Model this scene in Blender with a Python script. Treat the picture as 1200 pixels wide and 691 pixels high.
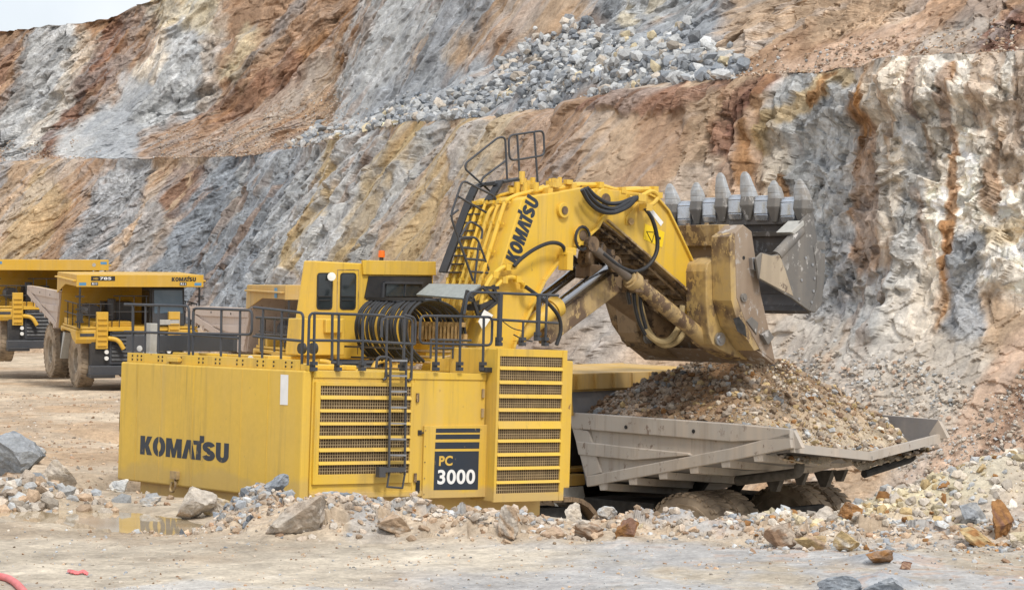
import bpy, bmesh, math, random
import numpy as np
from mathutils import Vector, Matrix

random.seed(7)
R = math.radians
scene = bpy.context.scene
for o in list(bpy.data.objects):
    bpy.data.objects.remove(o)
COL = scene.collection

# ------------------------------------------------------------------ camera, world, sun, exposure
CAMZ = 8.0                       # eye height; the quarry floor lies between 0.5 and 4.2 m
FPX = 2800.0                     # focal length in pixels of a 1200 px wide picture
cam_d = bpy.data.cameras.new('camera')
cam_d.sensor_width = 36.0
cam_d.lens = 36.0 * FPX / 1200.0
cam_d.clip_start = 0.5
cam_d.clip_end = 3000
cam = bpy.data.objects.new('camera', cam_d)
cam.location = (0, 0, CAMZ)
cam.rotation_euler = (R(90), 0, 0)
COL.objects.link(cam)
scene.camera = cam

SUN_EL, SUN_AZ = R(52), R(158)   # azimuth measured from +Y clockwise: behind the camera, to the right
world = bpy.data.worlds.new('World')
scene.world = world
world.use_nodes = True
wn, wl = world.node_tree.nodes, world.node_tree.links
wn.clear()
w_out = wn.new('ShaderNodeOutputWorld')
w_bg = wn.new('ShaderNodeBackground')
w_sky = wn.new('ShaderNodeTexSky')
w_sky.sky_type = 'NISHITA'
w_sky.sun_disc = False
w_sky.sun_elevation = SUN_EL
w_sky.sun_rotation = SUN_AZ
w_sky.dust_density = 3.0
w_mix = wn.new('ShaderNodeMix'); w_mix.data_type = 'RGBA'
w_tc = wn.new('ShaderNodeTexCoord')
w_no = wn.new('ShaderNodeTexNoise'); w_no.inputs['Scale'].default_value = 5.0; w_no.inputs['Detail'].default_value = 6
w_rp = wn.new('ShaderNodeMapRange')
w_rp.inputs['From Min'].default_value = 0.35; w_rp.inputs['From Max'].default_value = 0.62
w_rp.inputs['To Min'].default_value = 0.62; w_rp.inputs['To Max'].default_value = 0.96
wl.new(w_tc.outputs['Generated'], w_no.inputs['Vector'])
wl.new(w_no.outputs['Fac'], w_rp.inputs['Value'])
wl.new(w_rp.outputs['Result'], w_mix.inputs['Factor'])
wl.new(w_sky.outputs['Color'], w_mix.inputs[6])
w_mix.inputs[7].default_value = (7.9, 8.1, 8.4, 1)          # cloud deck
wl.new(w_mix.outputs[2], w_bg.inputs['Color'])
w_bg.inputs['Strength'].default_value = 0.076
wl.new(w_bg.outputs['Background'], w_out.inputs['Surface'])

sun_d = bpy.data.lights.new('sun', 'SUN')
sun_d.energy = 1.5
sun_d.angle = R(12)
sun_d.color = (1.0, 0.95, 0.87)
sun = bpy.data.objects.new('sun', sun_d)
sdir = Vector((math.sin(SUN_AZ) * math.cos(SUN_EL), math.cos(SUN_AZ) * math.cos(SUN_EL), math.sin(SUN_EL)))
sun.rotation_euler = sdir.to_track_quat('Z', 'Y').to_euler()
sun.location = (0, -20, 60)
COL.objects.link(sun)

vs = scene.view_settings
scene.display_settings.display_device = 'sRGB'
vs.view_transform = 'Standard'
vs.look = 'None'
vs.gamma = 1.0
vs.exposure = 0.90
vs.use_curve_mapping = False

# ------------------------------------------------------------------ numpy noise
def _h(ix, iy, seed):
    with np.errstate(over='ignore'):
        h = ix.astype(np.int64).astype(np.uint32) * np.uint32(374761393) + iy.astype(np.int64).astype(np.uint32) * np.uint32(668265263) + np.uint32((seed * 974711 + 12345) & 0xffffffff)
        h = (h ^ (h >> np.uint32(13))) * np.uint32(1274126177)
        h = (h ^ (h >> np.uint32(15))) * np.uint32(2246822519)
        h = h ^ (h >> np.uint32(16))
    return (h & np.uint32(0xffffff)).astype(np.float32) / np.float32(16777216.0)

def vn(x, y, seed=0):
    ix, iy = np.floor(x), np.floor(y)
    fx, fy = (x - ix).astype(np.float32), (y - iy).astype(np.float32)
    fx = fx * fx * fx * (fx * (fx * 6 - 15) + 10); fy = fy * fy * fy * (fy * (fy * 6 - 15) + 10)
    a = _h(ix, iy, seed); b = _h(ix + 1, iy, seed); c = _h(ix, iy + 1, seed); d = _h(ix + 1, iy + 1, seed)
    return (a + (b - a) * fx) * (1 - fy) + (c + (d - c) * fx) * fy - 0.5

def fbm(x, y, o=4, seed=0, g=0.5):
    r = 0; a = 1.0
    for i in range(o):
        r = r + a * vn(x, y, seed + i * 17)
        x, y = (x * 0.8 - y * 0.6) * 2.03 + 11.3, (x * 0.6 + y * 0.8) * 2.03 + 5.7
        a *= g
    return r

def facets(x, y, seed, tilt=1.0, step=0.5):
    """piecewise planar 'broken rock': each jittered cell is a plane of its own; also returns a random per cell"""
    ix, iy = np.floor(x), np.floor(y)
    best = np.full(x.shape, 9e9, np.float32); disp = np.zeros(x.shape, np.float32); cid = np.zeros(x.shape, np.float32)
    for dx in (-1, 0, 1):
        for dy in (-1, 0, 1):
            cx, cy = ix + dx, iy + dy
            px = cx + _h(cx, cy, seed); py = cy + _h(cx, cy, seed + 1)
            ex, ey = (x - px).astype(np.float32), (y - py).astype(np.float32)
            d = ex * ex + ey * ey
            m = d < best
            v = tilt * (ex * (_h(cx, cy, seed + 2) - 0.5) + ey * (_h(cx, cy, seed + 3) - 0.5)) * 2 + step * (_h(cx, cy, seed + 4) - 0.5) * 2
            best = np.where(m, d, best); disp = np.where(m, v, disp); cid = np.where(m, _h(cx, cy, seed + 5), cid)
    return disp, cid

def sstep(a, b, x):
    t = np.clip((x - a) / (b - a), 0, 1)
    return t * t * (3 - 2 * t)

def lerp(a, b, t):
    return a + (b - a) * t

# ------------------------------------------------------------------ pixel rays (used to measure real positions from the photograph)
def ray(u, v):
    return Vector(((u - 600.0) / FPX, 1.0, -(v - 345.5) / FPX))

def at(u, v, Y):
    r = ray(u, v)
    return Vector((r.x * Y, Y, CAMZ + r.z * Y))

# shovel frame: rear right deck corner, forward F, left L, up U
S_YAW, S_PIT, S_ROL = R(41.54), R(2.02), R(0.3)
SF = Vector((math.cos(S_YAW) * math.cos(S_PIT), math.sin(S_YAW) * math.cos(S_PIT), -math.sin(S_PIT)))
_l0 = Vector((-math.sin(S_YAW), math.cos(S_YAW), 0)); _u0 = SF.cross(_l0)
SL = math.cos(S_ROL) * _l0 + math.sin(S_ROL) * _u0
SU = SF.cross(SL)
SO = Vector((-3.992, 46.0, CAMZ - 1.454))
S_OFF = Vector((4.6, 3.25, -4.45))                  # the machine's base point in deck coordinates

def sp(u, v, l=None, f=None, z=None):
    """deck coordinates (f, l, z) of what is seen at a pixel on one plane of the machine"""
    r = ray(u, v); c = Vector((0, 0, CAMZ))
    ax, val = (SL, l) if l is not None else ((SF, f) if f is not None else (SU, z))
    t = (val - (c - SO).dot(ax)) / r.dot(ax)
    p = c + r * t - SO
    return Vector((p.dot(SF), p.dot(SL), p.dot(SU)))

# ------------------------------------------------------------------ mesh helpers
def finish(o, parent=None):
    COL.objects.link(o)
    if parent is not None:
        o.parent = parent
    return o

def tag(o, label=None, cat=None, group=None, kind=None):
    if label: o['label'] = label
    if cat: o['category'] = cat
    if group: o['group'] = group
    if kind: o['kind'] = kind
    return o

def empty(name, loc=(0, 0, 0), M=None):
    o = bpy.data.objects.new(name, None)
    o.empty_display_size = 0.5
    COL.objects.link(o)
    if M is not None: o.matrix_world = M
    else: o.location = loc
    return o

def fillet(path, r, n=4, closed=False):
    P = [Vector(p) for p in path]; out = []
    N = len(P)
    for i, p in enumerate(P):
        if not closed and i in (0, N - 1):
            out.append(p); continue
        a, b = P[(i - 1) % N] - p, P[(i + 1) % N] - p
        d = min(r, a.length * .49, b.length * .49)
        a = p + a.normalized() * d; b = p + b.normalized() * d
        for k in range(n + 1):
            t = k / n
            out.append(a * (1 - t) ** 2 + p * 2 * t * (1 - t) + b * t * t)
    return out

def spline(path, n=6):
    P = [Vector(p) for p in path]; P = [P[0] * 2 - P[1]] + P + [P[-1] * 2 - P[-2]]
    out = []
    for i in range(1, len(P) - 2):
        for k in range(n):
            t = k / n; a, b, c, d = P[i - 1:i + 3]
            out.append(.5 * ((2 * b) + (c - a) * t + (2 * a - 5 * b + 4 * c - d) * t * t + (3 * b - a - 3 * c + d) * t ** 3))
    out.append(P[-2])
    return out

class MB:
    def __init__(s, off=None):
        s.v = []; s.f = []; s.off = Vector(off) if off is not None else Vector((0, 0, 0))
    def add(s, vs_, fs_):
        b = len(s.v)
        s.v += [Vector(p) for p in vs_]
        s.f += [tuple(b + i for i in q) for q in fs_]
        return s
    def frame(s, c, ax, ay, az):
        """box from centre and three half-axis vectors"""
        c, ax, ay, az = Vector(c), Vector(ax), Vector(ay), Vector(az)
        vs_ = [c + ax * i + ay * j + az * k for i in (-1, 1) for j in (-1, 1) for k in (-1, 1)]
        return s.add(vs_, [(0, 1, 3, 2), (4, 6, 7, 5), (0, 4, 5, 1), (2, 3, 7, 6), (0, 2, 6, 4), (1, 5, 7, 3)])
    def box(s, a, b):
        a, b = Vector(a), Vector(b); h = (b - a) / 2
        return s.frame((a + b) / 2, (h.x, 0, 0), (0, h.y, 0), (0, 0, h.z))
    def bar(s, p0, p1, w, t, up=(0, 0, 1)):
        p0, p1 = Vector(p0), Vector(p1); d = p1 - p0; u = Vector(up)
        x = d.cross(u)
        if x.length < 1e-4: x = d.cross(Vector((1, 0, 0)))
        x.normalize(); y = x.cross(d).normalized()
        return s.frame((p0 + p1) / 2, d / 2, x * w / 2, y * t / 2)
    def prism(s, poly, vec):
        poly = [Vector(p) for p in poly]; vec = Vector(vec); n = len(poly)
        return s.add(poly + [p + vec for p in poly], [tuple(range(n))[::-1], tuple(range(n, 2 * n))] + [(i, (i + 1) % n, n + (i + 1) % n, n + i) for i in range(n)])
    def loft(s, pa, pb):
        n = len(pa)
        return s.add(list(pa) + list(pb), [tuple(range(n))[::-1], tuple(range(n, 2 * n))] + [(i, (i + 1) % n, n + (i + 1) % n, n + i) for i in range(n)])
    def sheet(s, path, vec, th):
        """a plate that follows a path, width vec, thickness th"""
        P = [Vector(p) for p in path]; vec = Vector(vec); N = []
        for i in range(len(P)):
            d = (P[min(i + 1, len(P) - 1)] - P[max(i - 1, 0)])
            N.append(d.cross(vec).normalized())
        for i in range(len(P) - 1):
            a, b, c, d = P[i], P[i + 1], P[i + 1] + N[i + 1] * th, P[i] + N[i] * th
            s.prism([a, b, c, d], vec)
        return s
    def tube(s, path, r, n=8, caps=True):
        P = [Vector(p) for p in path]
        rr = r if isinstance(r, (list, tuple)) else [r] * len(P)
        t0 = (P[1] - P[0]).normalized()
        x = t0.orthogonal().normalized()
        base = len(s.v)
        for i, p in enumerate(P):
            t = (P[min(i + 1, len(P) - 1)] - P[max(i - 1, 0)])
            if t.length < 1e-9: t = t0
            t.normalize()
            x = (x - t * x.dot(t))
            if x.length < 1e-6: x = t.orthogonal()
            x.normalize(); y = t.cross(x)
            for k in range(n):
                a = 2 * math.pi * k / n
                s.v.append(p + (x * math.cos(a) + y * math.sin(a)) * rr[i])
        for i in range(len(P) - 1):
            for k in range(n):
                s.f.append((base + i * n + k, base + i * n + (k + 1) % n, base + (i + 1) * n + (k + 1) % n, base + (i + 1) * n + k))
        if caps:
            s.f.append(tuple(base + k for k in range(n))[::-1])
            e = base + (len(P) - 1) * n
            s.f.append(tuple(e + k for k in range(n)))
        return s
    def cyl(s, a, b, r, n=16, r2=None):
        return s.tube([a, b], [r, r2 if r2 is not None else r], n)
    def lathe(s, prof, c, axis, n=32, closed=False):
        """prof: list of (radius, along axis)"""
        axis = Vector(axis).normalized(); x = axis.orthogonal().normalized(); y = axis.cross(x); c = Vector(c)
        base = len(s.v); m = len(prof)
        for k in range(n):
            a = 2 * math.pi * k / n
            for (r, h) in prof:
                s.v.append(c + axis * h + (x * math.cos(a) + y * math.sin(a)) * r)
        for k in range(n):
            k2 = (k + 1) % n
            for j in range(m - 1 + (1 if closed else 0)):
                j2 = (j + 1) % m
                s.f.append((base + k * m + j, base + k * m + j2, base + k2 * m + j2, base + k2 * m + j))
        return s
    def build(s, name, mat, parent=None, bevel=0.0, smooth=False, recalc=True):
        me = bpy.data.meshes.new(name)
        me.from_pydata([tuple(p - s.off) for p in s.v], [], s.f)
        if recalc:
            bm = bmesh.new(); bm.from_mesh(me)
            bmesh.ops.recalc_face_normals(bm, faces=bm.faces)
            bm.to_mesh(me); bm.free()
        me.materials.append(mat)
        if smooth:
            me.polygons.foreach_set('use_smooth', [True] * len(me.polygons))
            try: me.set_sharp_from_angle(angle=R(40))
            except Exception: pass
        me.update()
        o = bpy.data.objects.new(name, me)
        if bevel:
            m = o.modifiers.new('bevel', 'BEVEL'); m.width = bevel; m.segments = 2; m.limit_method = 'ANGLE'; m.angle_limit = R(35)
            m.harden_normals = False
        return finish(o, parent)

def np_mesh(name, V, F, mat, color=None, smooth=False, parent=None):
    me = bpy.data.meshes.new(name)
    V = np.asarray(V, np.float32); F = np.asarray(F, np.int32); k = F.shape[1]
    me.vertices.add(len(V)); me.vertices.foreach_set('co', V.ravel())
    me.loops.add(F.size); me.loops.foreach_set('vertex_index', F.ravel())
    me.polygons.add(len(F)); me.polygons.foreach_set('loop_start', np.arange(0, F.size, k, dtype=np.int32))
    try: me.polygons.foreach_set('loop_total', np.full(len(F), k, np.int32))
    except Exception: pass
    me.polygons.foreach_set('use_smooth', np.full(len(F), smooth, bool))
    if color is not None:
        at_ = me.color_attributes.new('Col', 'FLOAT_COLOR', 'POINT')
        c4 = np.ones((len(V), 4), np.float32); c4[:, :color.shape[1]] = color
        at_.data.foreach_set('color', c4.ravel())
    me.materials.append(mat)
    me.update(calc_edges=True); me.validate()
    return finish(bpy.data.objects.new(name, me), parent)

# ------------------------------------------------------------------ materials
class NT:
    def __init__(s, name):
        s.m = bpy.data.materials.new(name); s.m.use_nodes = True
        s.t = s.m.node_tree; s.t.nodes.clear()
        s.out = s.n('OutputMaterial'); s.b = s.n('BsdfPrincipled')
        s.l(s.b.outputs[0], s.out.inputs[0])
        s.tc = s.n('TexCoord')
    def n(s, k): return s.t.nodes.new('ShaderNode' + k)
    def l(s, a, b): s.t.links.new(a, b)
    def noise(s, scale, detail=4, stretch=None, rough=.55, coord='Object'):
        t = s.n('TexNoise'); t.inputs['Scale'].default_value = scale; t.inputs['Detail'].default_value = detail; t.inputs['Roughness'].default_value = rough
        if stretch:
            mp = s.n('Mapping'); mp.inputs['Scale'].default_value = stretch
            s.l(s.tc.outputs[coord], mp.inputs['Vector']); s.l(mp.outputs[0], t.inputs['Vector'])
        else: s.l(s.tc.outputs[coord], t.inputs['Vector'])
        return t.outputs['Fac']
    def rng(s, x, a, b, c=0.0, d=1.0):
        m = s.n('MapRange'); m.inputs['From Min'].default_value = a; m.inputs['From Max'].default_value = b
        m.inputs['To Min'].default_value = c; m.inputs['To Max'].default_value = d
        s.l(x, m.inputs['Value']); return m.outputs[0]
    def mix(s, f, a, b, mode='MIX'):
        m = s.n('Mix'); m.data_type = 'RGBA'; m.blend_type = mode
        for i, x in ((0, f), (6, a), (7, b)):
            if isinstance(x, (int, float)): m.inputs[i].default_value = x
            elif isinstance(x, (tuple, list)): m.inputs[i].default_value = tuple(x) + (1,) if len(x) == 3 else x
            else: s.l(x, m.inputs[i])
        return m.outputs[2]
    def math(s, op, a, b=0.0):
        m = s.n('Math'); m.operation = op
        for i, x in ((0, a), (1, b)):
            if isinstance(x, (int, float)): m.inputs[i].default_value = x
            else: s.l(x, m.inputs[i])
        return m.outputs[0]
    def bump(s, h, strength=.3, dist=.02, prev=None):
        b = s.n('Bump'); b.inputs['Strength'].default_value = strength; b.inputs['Distance'].default_value = dist
        s.l(h, b.inputs['Height'])
        if prev is not None: s.l(prev, b.inputs['Normal'])
        return b.outputs[0]
    def done(s, col, rough=.5, metal=0.0, normal=None, spec=None):
        for k, x in (('Base Color', col), ('Roughness', rough), ('Metallic', metal)):
            i = s.b.inputs[k]
            if isinstance(x, (int, float)): i.default_value = x
            elif isinstance(x, (tuple, list)): i.default_value = tuple(x) + (1,)
            else: s.l(x, i)
        if normal is not None: s.l(normal, s.b.inputs['Normal'])
        if spec is not None: s.b.inputs['Specular IOR Level'].default_value = spec
        return s.m

def paint(name, base, dirt, amt=.5, rough=.42, streak=True, chips=None, chip_amt=.0, mud=None, seed=0.0):
    """weathered machine paint: dust patches, rain streaks, fade, chips, a mud splash band"""
    n = NT(name)
    patch = n.noise(.55, 6, (1, 1, .8))
    fine = n.noise(9, 5)
    fade = n.noise(.22, 3)
    c = n.mix(n.rng(fade, .35, .7, 0, .35), base, tuple(min(1, x * 1.12 + .03) for x in base))
    f = n.rng(n.math('ADD', n.math('MULTIPLY', patch, .8), n.math('MULTIPLY', fine, .25)), .42, .75, 0, amt)
    c = n.mix(f, c, dirt)
    if streak:
        st = n.noise(3.2, 5, (1, 1, .06), .65)
        c = n.mix(n.rng(st, .52, .72, 0, amt * .8), c, tuple(x * .62 for x in dirt))
        st2 = n.noise(1.3, 3, (1.7, 1.7, .05), .5)
        c = n.mix(n.rng(st2, .55, .7, 0, amt * .5), c, tuple(min(1, x * 1.25) for x in dirt))
        st3 = n.noise(6.0, 6, (1, 1, .035), .7)
        c = n.mix(n.rng(st3, .60, .70, 0, amt * .6), c, tuple(x * .38 for x in dirt))
    if chips:
        ch = n.noise(5.5, 8, (1, 1, .7), .7)
        ch2 = n.noise(1.1, 3)
        k = n.math('MULTIPLY', n.rng(ch, .60 - chip_amt * .16, .64 - chip_amt * .16), n.rng(ch2, .42, .58))
        c = n.mix(k, c, chips)
    if mud:
        sx = n.n('SeparateXYZ'); n.l(n.tc.outputs['Object'], sx.inputs[0])
        z = n.math('ADD', sx.outputs['Z'], n.math('MULTIPLY', n.noise(.8, 4), -.9))
        c = n.mix(n.rng(z, mud[1], mud[1] - .12, 0, mud[2]), c, mud[0])
    ro = n.rng(fine, .3, .7, rough - .06, rough + .16)
    nb = n.bump(n.noise(.9, 2), .30, .05)
    nb = n.bump(fine, .10, .006, nb)
    return n.done(c, ro, 0, nb, .4)

def metal(name, base, rough=.35, metallic=1.0, dirt=None, amt=.4):
    n = NT(name); c = base
    if dirt: c = n.mix(n.rng(n.noise(2.2, 6, None, .65), .42, .66, 0, amt), base, dirt)
    return n.done(c, n.rng(n.noise(14, 4), .3, .7, rough, rough + .2), metallic, n.bump(n.noise(20, 4), .15, .004))

def plain(name, base, rough=.6, var=.25, spec=.3, bump=.15, scale=6):
    n = NT(name)
    c = n.mix(n.rng(n.noise(scale, 5), .3, .7), tuple(x * (1 - var) for x in base), tuple(min(1, x * (1 + var)) for x in base))
    return n.done(c, rough, 0, n.bump(n.noise(scale * 4, 4), bump, .006), spec)

YEL = (.66, .425, .045)
DUST = (.46, .36, .24)
M = {}
M['yellow'] = paint('yellow_paint', YEL, (.50, .35, .13), .62, .42, mud=((.45, .33, .17), 1.72, .6), chips=(.30, .17, .06), chip_amt=-.25)
M['yellow_rear'] = paint('yellow_counterweight', (.64, .415, .055), (.47, .33, .10), .65, .5, chips=(.20, .15, .09), chip_amt=-.35, mud=((.47, .33, .11), 1.95, .6))
M['yellow_boom'] = paint('yellow_boom', (.68, .43, .035), (.50, .36, .15), .5, .38, chips=(.20, .11, .05), chip_amt=-.2)
M['yellow_worn'] = paint('worn_yellow', (.44, .30, .11), (.34, .265, .18), .9, .55, chips=(.13, .085, .055), chip_amt=.95)
M['yellow_truck'] = paint('truck_yellow', (.58, .34, .025), (.50, .37, .17), .4, .42)
M['yellow_truck_dusty'] = paint('truck_yellow_dusty', (.50, .31, .07), (.47, .36, .22), .7, .6)
M['body_grey'] = paint('dump_body_grey', (.39, .36, .325), (.46, .38, .30), .8, .6, chips=(.20, .15, .12), chip_amt=.1)
M['body_dark'] = paint('dump_body_inside', (.17, .17, .18), (.34, .30, .26), .5, .5)
M['body_pale'] = paint('dump_body_pale', (.50, .42, .37), (.46, .36, .28), .6, .65, chips=(.3, .2, .14), chip_amt=.1)
M['navy'] = paint('navy_decal', (.017, .026, .042), (.08, .075, .07), .25, .45, streak=False, chips=(.45, .32, .09), chip_amt=-.17)
M['white'] = plain('white_decal', (.75, .75, .74), .5, .06)
M['decal_yellow'] = plain('yellow_decal', (.62, .40, .08), .5, .06)
M['black'] = paint('black_paint', (.017, .018, .021), (.15, .13, .11), .25, .45, streak=False)
M['slate'] = paint('slate_paint', (.035, .04, .05), (.16, .14, .12), .3, .45, streak=False)
M['dark'] = plain('dark_chassis', (.028, .027, .026), .7, .5)
M['rubber_hose'] = plain('rubber_hose', (.017, .018, .021), .42, .3, .5, .1)
M['grating'] = plain('grey_grating', (.27, .29, .28), .6, .12, .3, .4, 9)
M['steel'] = metal('steel', (.42, .43, .45), .35, .9, (.22, .17, .12), .3)
M['chrome'] = metal('chrome', (.34, .35, .37), .10, 1.0)
M['rodsteel'] = metal('rod_steel', (.20, .175, .155), .38, .7, (.13, .09, .06), .6)
M['bucket_steel'] = paint('bucket_steel', (.125, .12, .115), (.23, .20, .165), .6, .5, chips=(.44, .42, .40), chip_amt=.2)
M['bucket_brown'] = paint('bucket_brown', (.23, .165, .115), (.31, .25, .19), .6, .6, chips=(.42, .40, .38), chip_amt=.3)
M['bucket_tan'] = paint('bucket_tan', (.33, .265, .19), (.42, .35, .26), .7, .6, chips=(.16, .12, .09), chip_amt=.3)
M['clam_dark'] = paint('clam_inside', (.10, .10, .105), (.24, .20, .165), .6, .42, chips=(.3, .3, .3), chip_amt=.2)
M['tooth'] = metal('worn_tooth_steel', (.40, .415, .43), .5, .35, (.26, .225, .185), .8)
M['shroud'] = metal('lip_shroud_steel', (.52, .56, .62), .22, .8, (.36, .34, .30), .4)
M['grease'] = paint('greasy_brown', (.10, .062, .036), (.30, .21, .12), .8, .5, chips=(.03, .02, .015), chip_amt=.6)
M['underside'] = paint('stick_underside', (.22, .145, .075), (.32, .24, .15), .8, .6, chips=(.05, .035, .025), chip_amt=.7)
M['grease_dark'] = plain('dusty_dark_steel', (.085, .078, .07), .65, .35)
M['mesh_wire'] = plain('dusty_wire', (.36, .27, .15), .7, .2)
M['mesh_back'] = plain('dusty_radiator', (.115, .078, .045), .8, .45, .2, .2, 2)
M['tan_fitting'] = plain('dusty_fitting', (.40, .27, .12), .55, .3)
M['tan_hose'] = plain('dusty_hose', (.38, .29, .15), .6, .25)
M['orange'] = plain('orange_lens', (.8, .16, .02), .3, .1)
M['red'] = plain('red_lens', (.38, .03, .03), .4, .2)
M['hose_red'] = plain('pink_red_hose', (.62, .16, .16), .5, .15)
M['blue'] = plain('blue_reflector', (.10, .26, .44), .4, .1)
M['lampglass'] = plain('lamp_glass', (.72, .72, .70), .2, .05, .5)
M['greyplate'] = plain('grey_plate', (.40, .395, .37), .55, .12)

def _glass():
    n = NT('dark_glass')
    return n.done(n.mix(n.rng(n.noise(1.2, 3), .4, .65, 0, .5), (.018, .024, .028), (.06, .07, .075)), .07, 0, None, .6)
M['glass'] = _glass()
def _glassb():
    n = NT('windscreen_glass')
    return n.done(n.mix(n.rng(n.noise(1.0, 2), .4, .65, 0, .6), (.05, .085, .12), (.11, .15, .19)), .08, 0, None, .6)
M['windscreen'] = _glassb()

def _tyre():
    n = NT('dusty_tyre')
    c = n.mix(n.rng(n.noise(1.6, 6), .35, .65), (.19, .15, .11), (.44, .35, .255))
    return n.done(c, .85, 0, n.bump(n.noise(12, 5), .35, .02), .15)
M['tyre'] = _tyre()
def _tyred():
    n = NT('dark_tyre')
    c = n.mix(n.rng(n.noise(1.6, 6), .40, .70), (.05, .042, .036), (.24, .19, .14))
    return n.done(c, .85, 0, n.bump(n.noise(12, 5), .35, .02), .15)
M['tyre_dark'] = _tyred()
M['rim'] = plain('dusty_rim', (.33, .28, .22), .65, .3)

def rock_mat(name, fine=1.0, bumpd=.06, col_gain=1.0, vor=True, grain=9.0):
    """colour from the mesh (rock type), broken up by fine mineral variation; fine relief as bump"""
    n = NT(name)
    a = n.n('VertexColor'); a.layer_name = 'Col'
    v1 = n.noise(grain * .25, 6, None, .65); v2 = n.noise(grain, 6, None, .7)
    c = n.mix(n.rng(v1, .32, .68, 0, 1), n.mix(1.0, a.outputs[0], (.80, .79, .79), 'MULTIPLY'), n.mix(1.0, a.outputs[0], (1.14, 1.13, 1.11), 'MULTIPLY'))
    c = n.mix(n.rng(v2, .3, .72, 0, 1), n.mix(1.0, c, (.80, .79, .78), 'MULTIPLY'), n.mix(1.0, c, (1.2, 1.19, 1.17), 'MULTIPLY'))
    nb = n.bump(v1, .55 * fine, bumpd * 2.2)
    if vor:
        vo = n.n('TexVoronoi'); vo.inputs['Scale'].default_value = grain * .55; n.l(n.tc.outputs['Object'], vo.inputs['Vector'])
        nb = n.bump(vo.outputs['Distance'], .5 * fine, bumpd * 1.2, nb)
    nb = n.bump(v2, .6 * fine, bumpd * .7, nb)
    return n.done(c, .9, 0, nb, .12)
def wall_mat():
    """broken rock: block tints and block tilts at three sizes, weighted by how rocky the place is (alpha of the mesh colour)"""
    n = NT('quarry_rock')
    a = n.n('VertexColor'); a.layer_name = 'Col'
    wn_ = n.n('TexNoise'); wn_.inputs['Scale'].default_value = .9; wn_.inputs['Detail'].default_value = 5; n.l(n.tc.outputs['Object'], wn_.inputs['Vector'])
    dv = n.n('VectorMath'); dv.operation = 'SCALE'; n.l(wn_.outputs['Color'], dv.inputs[0]); dv.inputs['Scale'].default_value = .9
    ad = n.n('VectorMath'); ad.operation = 'ADD'; n.l(n.tc.outputs['Object'], ad.inputs[0]); n.l(dv.outputs[0], ad.inputs[1])
    c = a.outputs[0]; nb = None
    for size, elong, tint, dist in ((1.7, .62, .24, .95), (.62, .75, .24, .42), (.24, .9, .22, .15)):
        mp = n.n('Mapping'); mp.inputs['Rotation'].default_value = (.5, .35, .2); mp.inputs['Scale'].default_value = (1 / size, 1 / size, elong / size)
        n.l(ad.outputs[0], mp.inputs['Vector'])
        vo = n.n('TexVoronoi'); vo.inputs['Scale'].default_value = 1.0; n.l(mp.outputs[0], vo.inputs['Vector'])
        sx = n.n('SeparateColor'); n.l(vo.outputs['Color'], sx.inputs[0])
        g = n.rng(sx.outputs[0], 0, 1, 1 - tint, 1 + tint)
        g = n.math('ADD', 1.0, n.math('MULTIPLY', n.math('SUBTRACT', g, 1.0), n.math('ADD', n.math('MULTIPLY', a.outputs['Alpha'], .85), .15)))
        cc = n.n('CombineColor'); [n.l(g, cc.inputs[k]) for k in range(3)]
        c = n.mix(1.0, c, cc.outputs[0], 'MULTIPLY')
        e = n.n('VectorMath'); e.operation = 'SUBTRACT'; n.l(mp.outputs[0], e.inputs[0]); n.l(vo.outputs['Position'], e.inputs[1])
        d = n.n('VectorMath'); d.operation = 'SUBTRACT'; n.l(vo.outputs['Color'], d.inputs[0]); d.inputs[1].default_value = (.5, .5, .5)
        p = n.n('VectorMath'); p.operation = 'DOT_PRODUCT'; n.l(e.outputs[0], p.inputs[0]); n.l(d.outputs[0], p.inputs[1])
        h = n.math('MULTIPLY', n.math('ADD', p.outputs['Value'], n.math('MULTIPLY', sx.outputs[1], .45)), n.math('ADD', n.math('MULTIPLY', a.outputs['Alpha'], .9), .10))
        nb = n.bump(h, .85, dist, nb)
    v1 = n.noise(1.1, 6, None, .65); v2 = n.noise(5.0, 6, None, .7)
    c = n.mix(n.rng(v1, .32, .68), n.mix(1.0, c, (.84, .83, .83), 'MULTIPLY'), n.mix(1.0, c, (1.14, 1.13, 1.11), 'MULTIPLY'))
    c = n.mix(n.rng(v2, .3, .72), n.mix(1.0, c, (.78, .77, .76), 'MULTIPLY'), n.mix(1.0, c, (1.22, 1.21, 1.19), 'MULTIPLY'))
    nb = n.bump(v1, .4, .15, nb); nb = n.bump(v2, .55, .06, nb)
    return n.done(c, .9, 0, nb, .12)
M['wall'] = wall_mat()
M['ground'] = rock_mat('quarry_ground', .8, .025, grain=11, vor=False)
M['stone'] = rock_mat('loose_stone', .8, .012, vor=False, grain=26)
M['boulder'] = rock_mat('boulder_rock', 1.0, .03, vor=False, grain=14)
# ------------------------------------------------------------------ the quarry wall: two benches, surveyed crest line, modelled as one terrain sheet
CREST = [(-800, 214), (-420, 203), (-250, 199), (-100, 194), (0, 190), (100, 186), (190, 183), (300, 181), (350, 172), (404, 158), (495, 142), (582, 138), (668, 125), (712, 112),
         (759, 104), (850, 92), (940, 87), (1010, 79), (1030, 71), (1100, 66), (1200, 60), (1320, 52), (1480, 42), (1700, 30), (1900, 20)]
_u = np.array([c[0] for c in CREST], float); _v = np.array([c[1] for c in CREST], float)
NC = 1500
uu = np.linspace(-780, 1880, 4600)
vv = np.interp(uu, _u, _v)
ze = np.interp(uu, [-400, 300, 404, 582, 720, 1200], [11.6, 11.2, 10.5, 9.6, 9.1, 9.0])
def box(a, k):
    p = np.pad(a, k, mode='reflect', reflect_type='odd'); c = np.ones(2 * k + 1) / (2 * k + 1)
    return np.convolve(p, c, 'valid')
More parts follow.
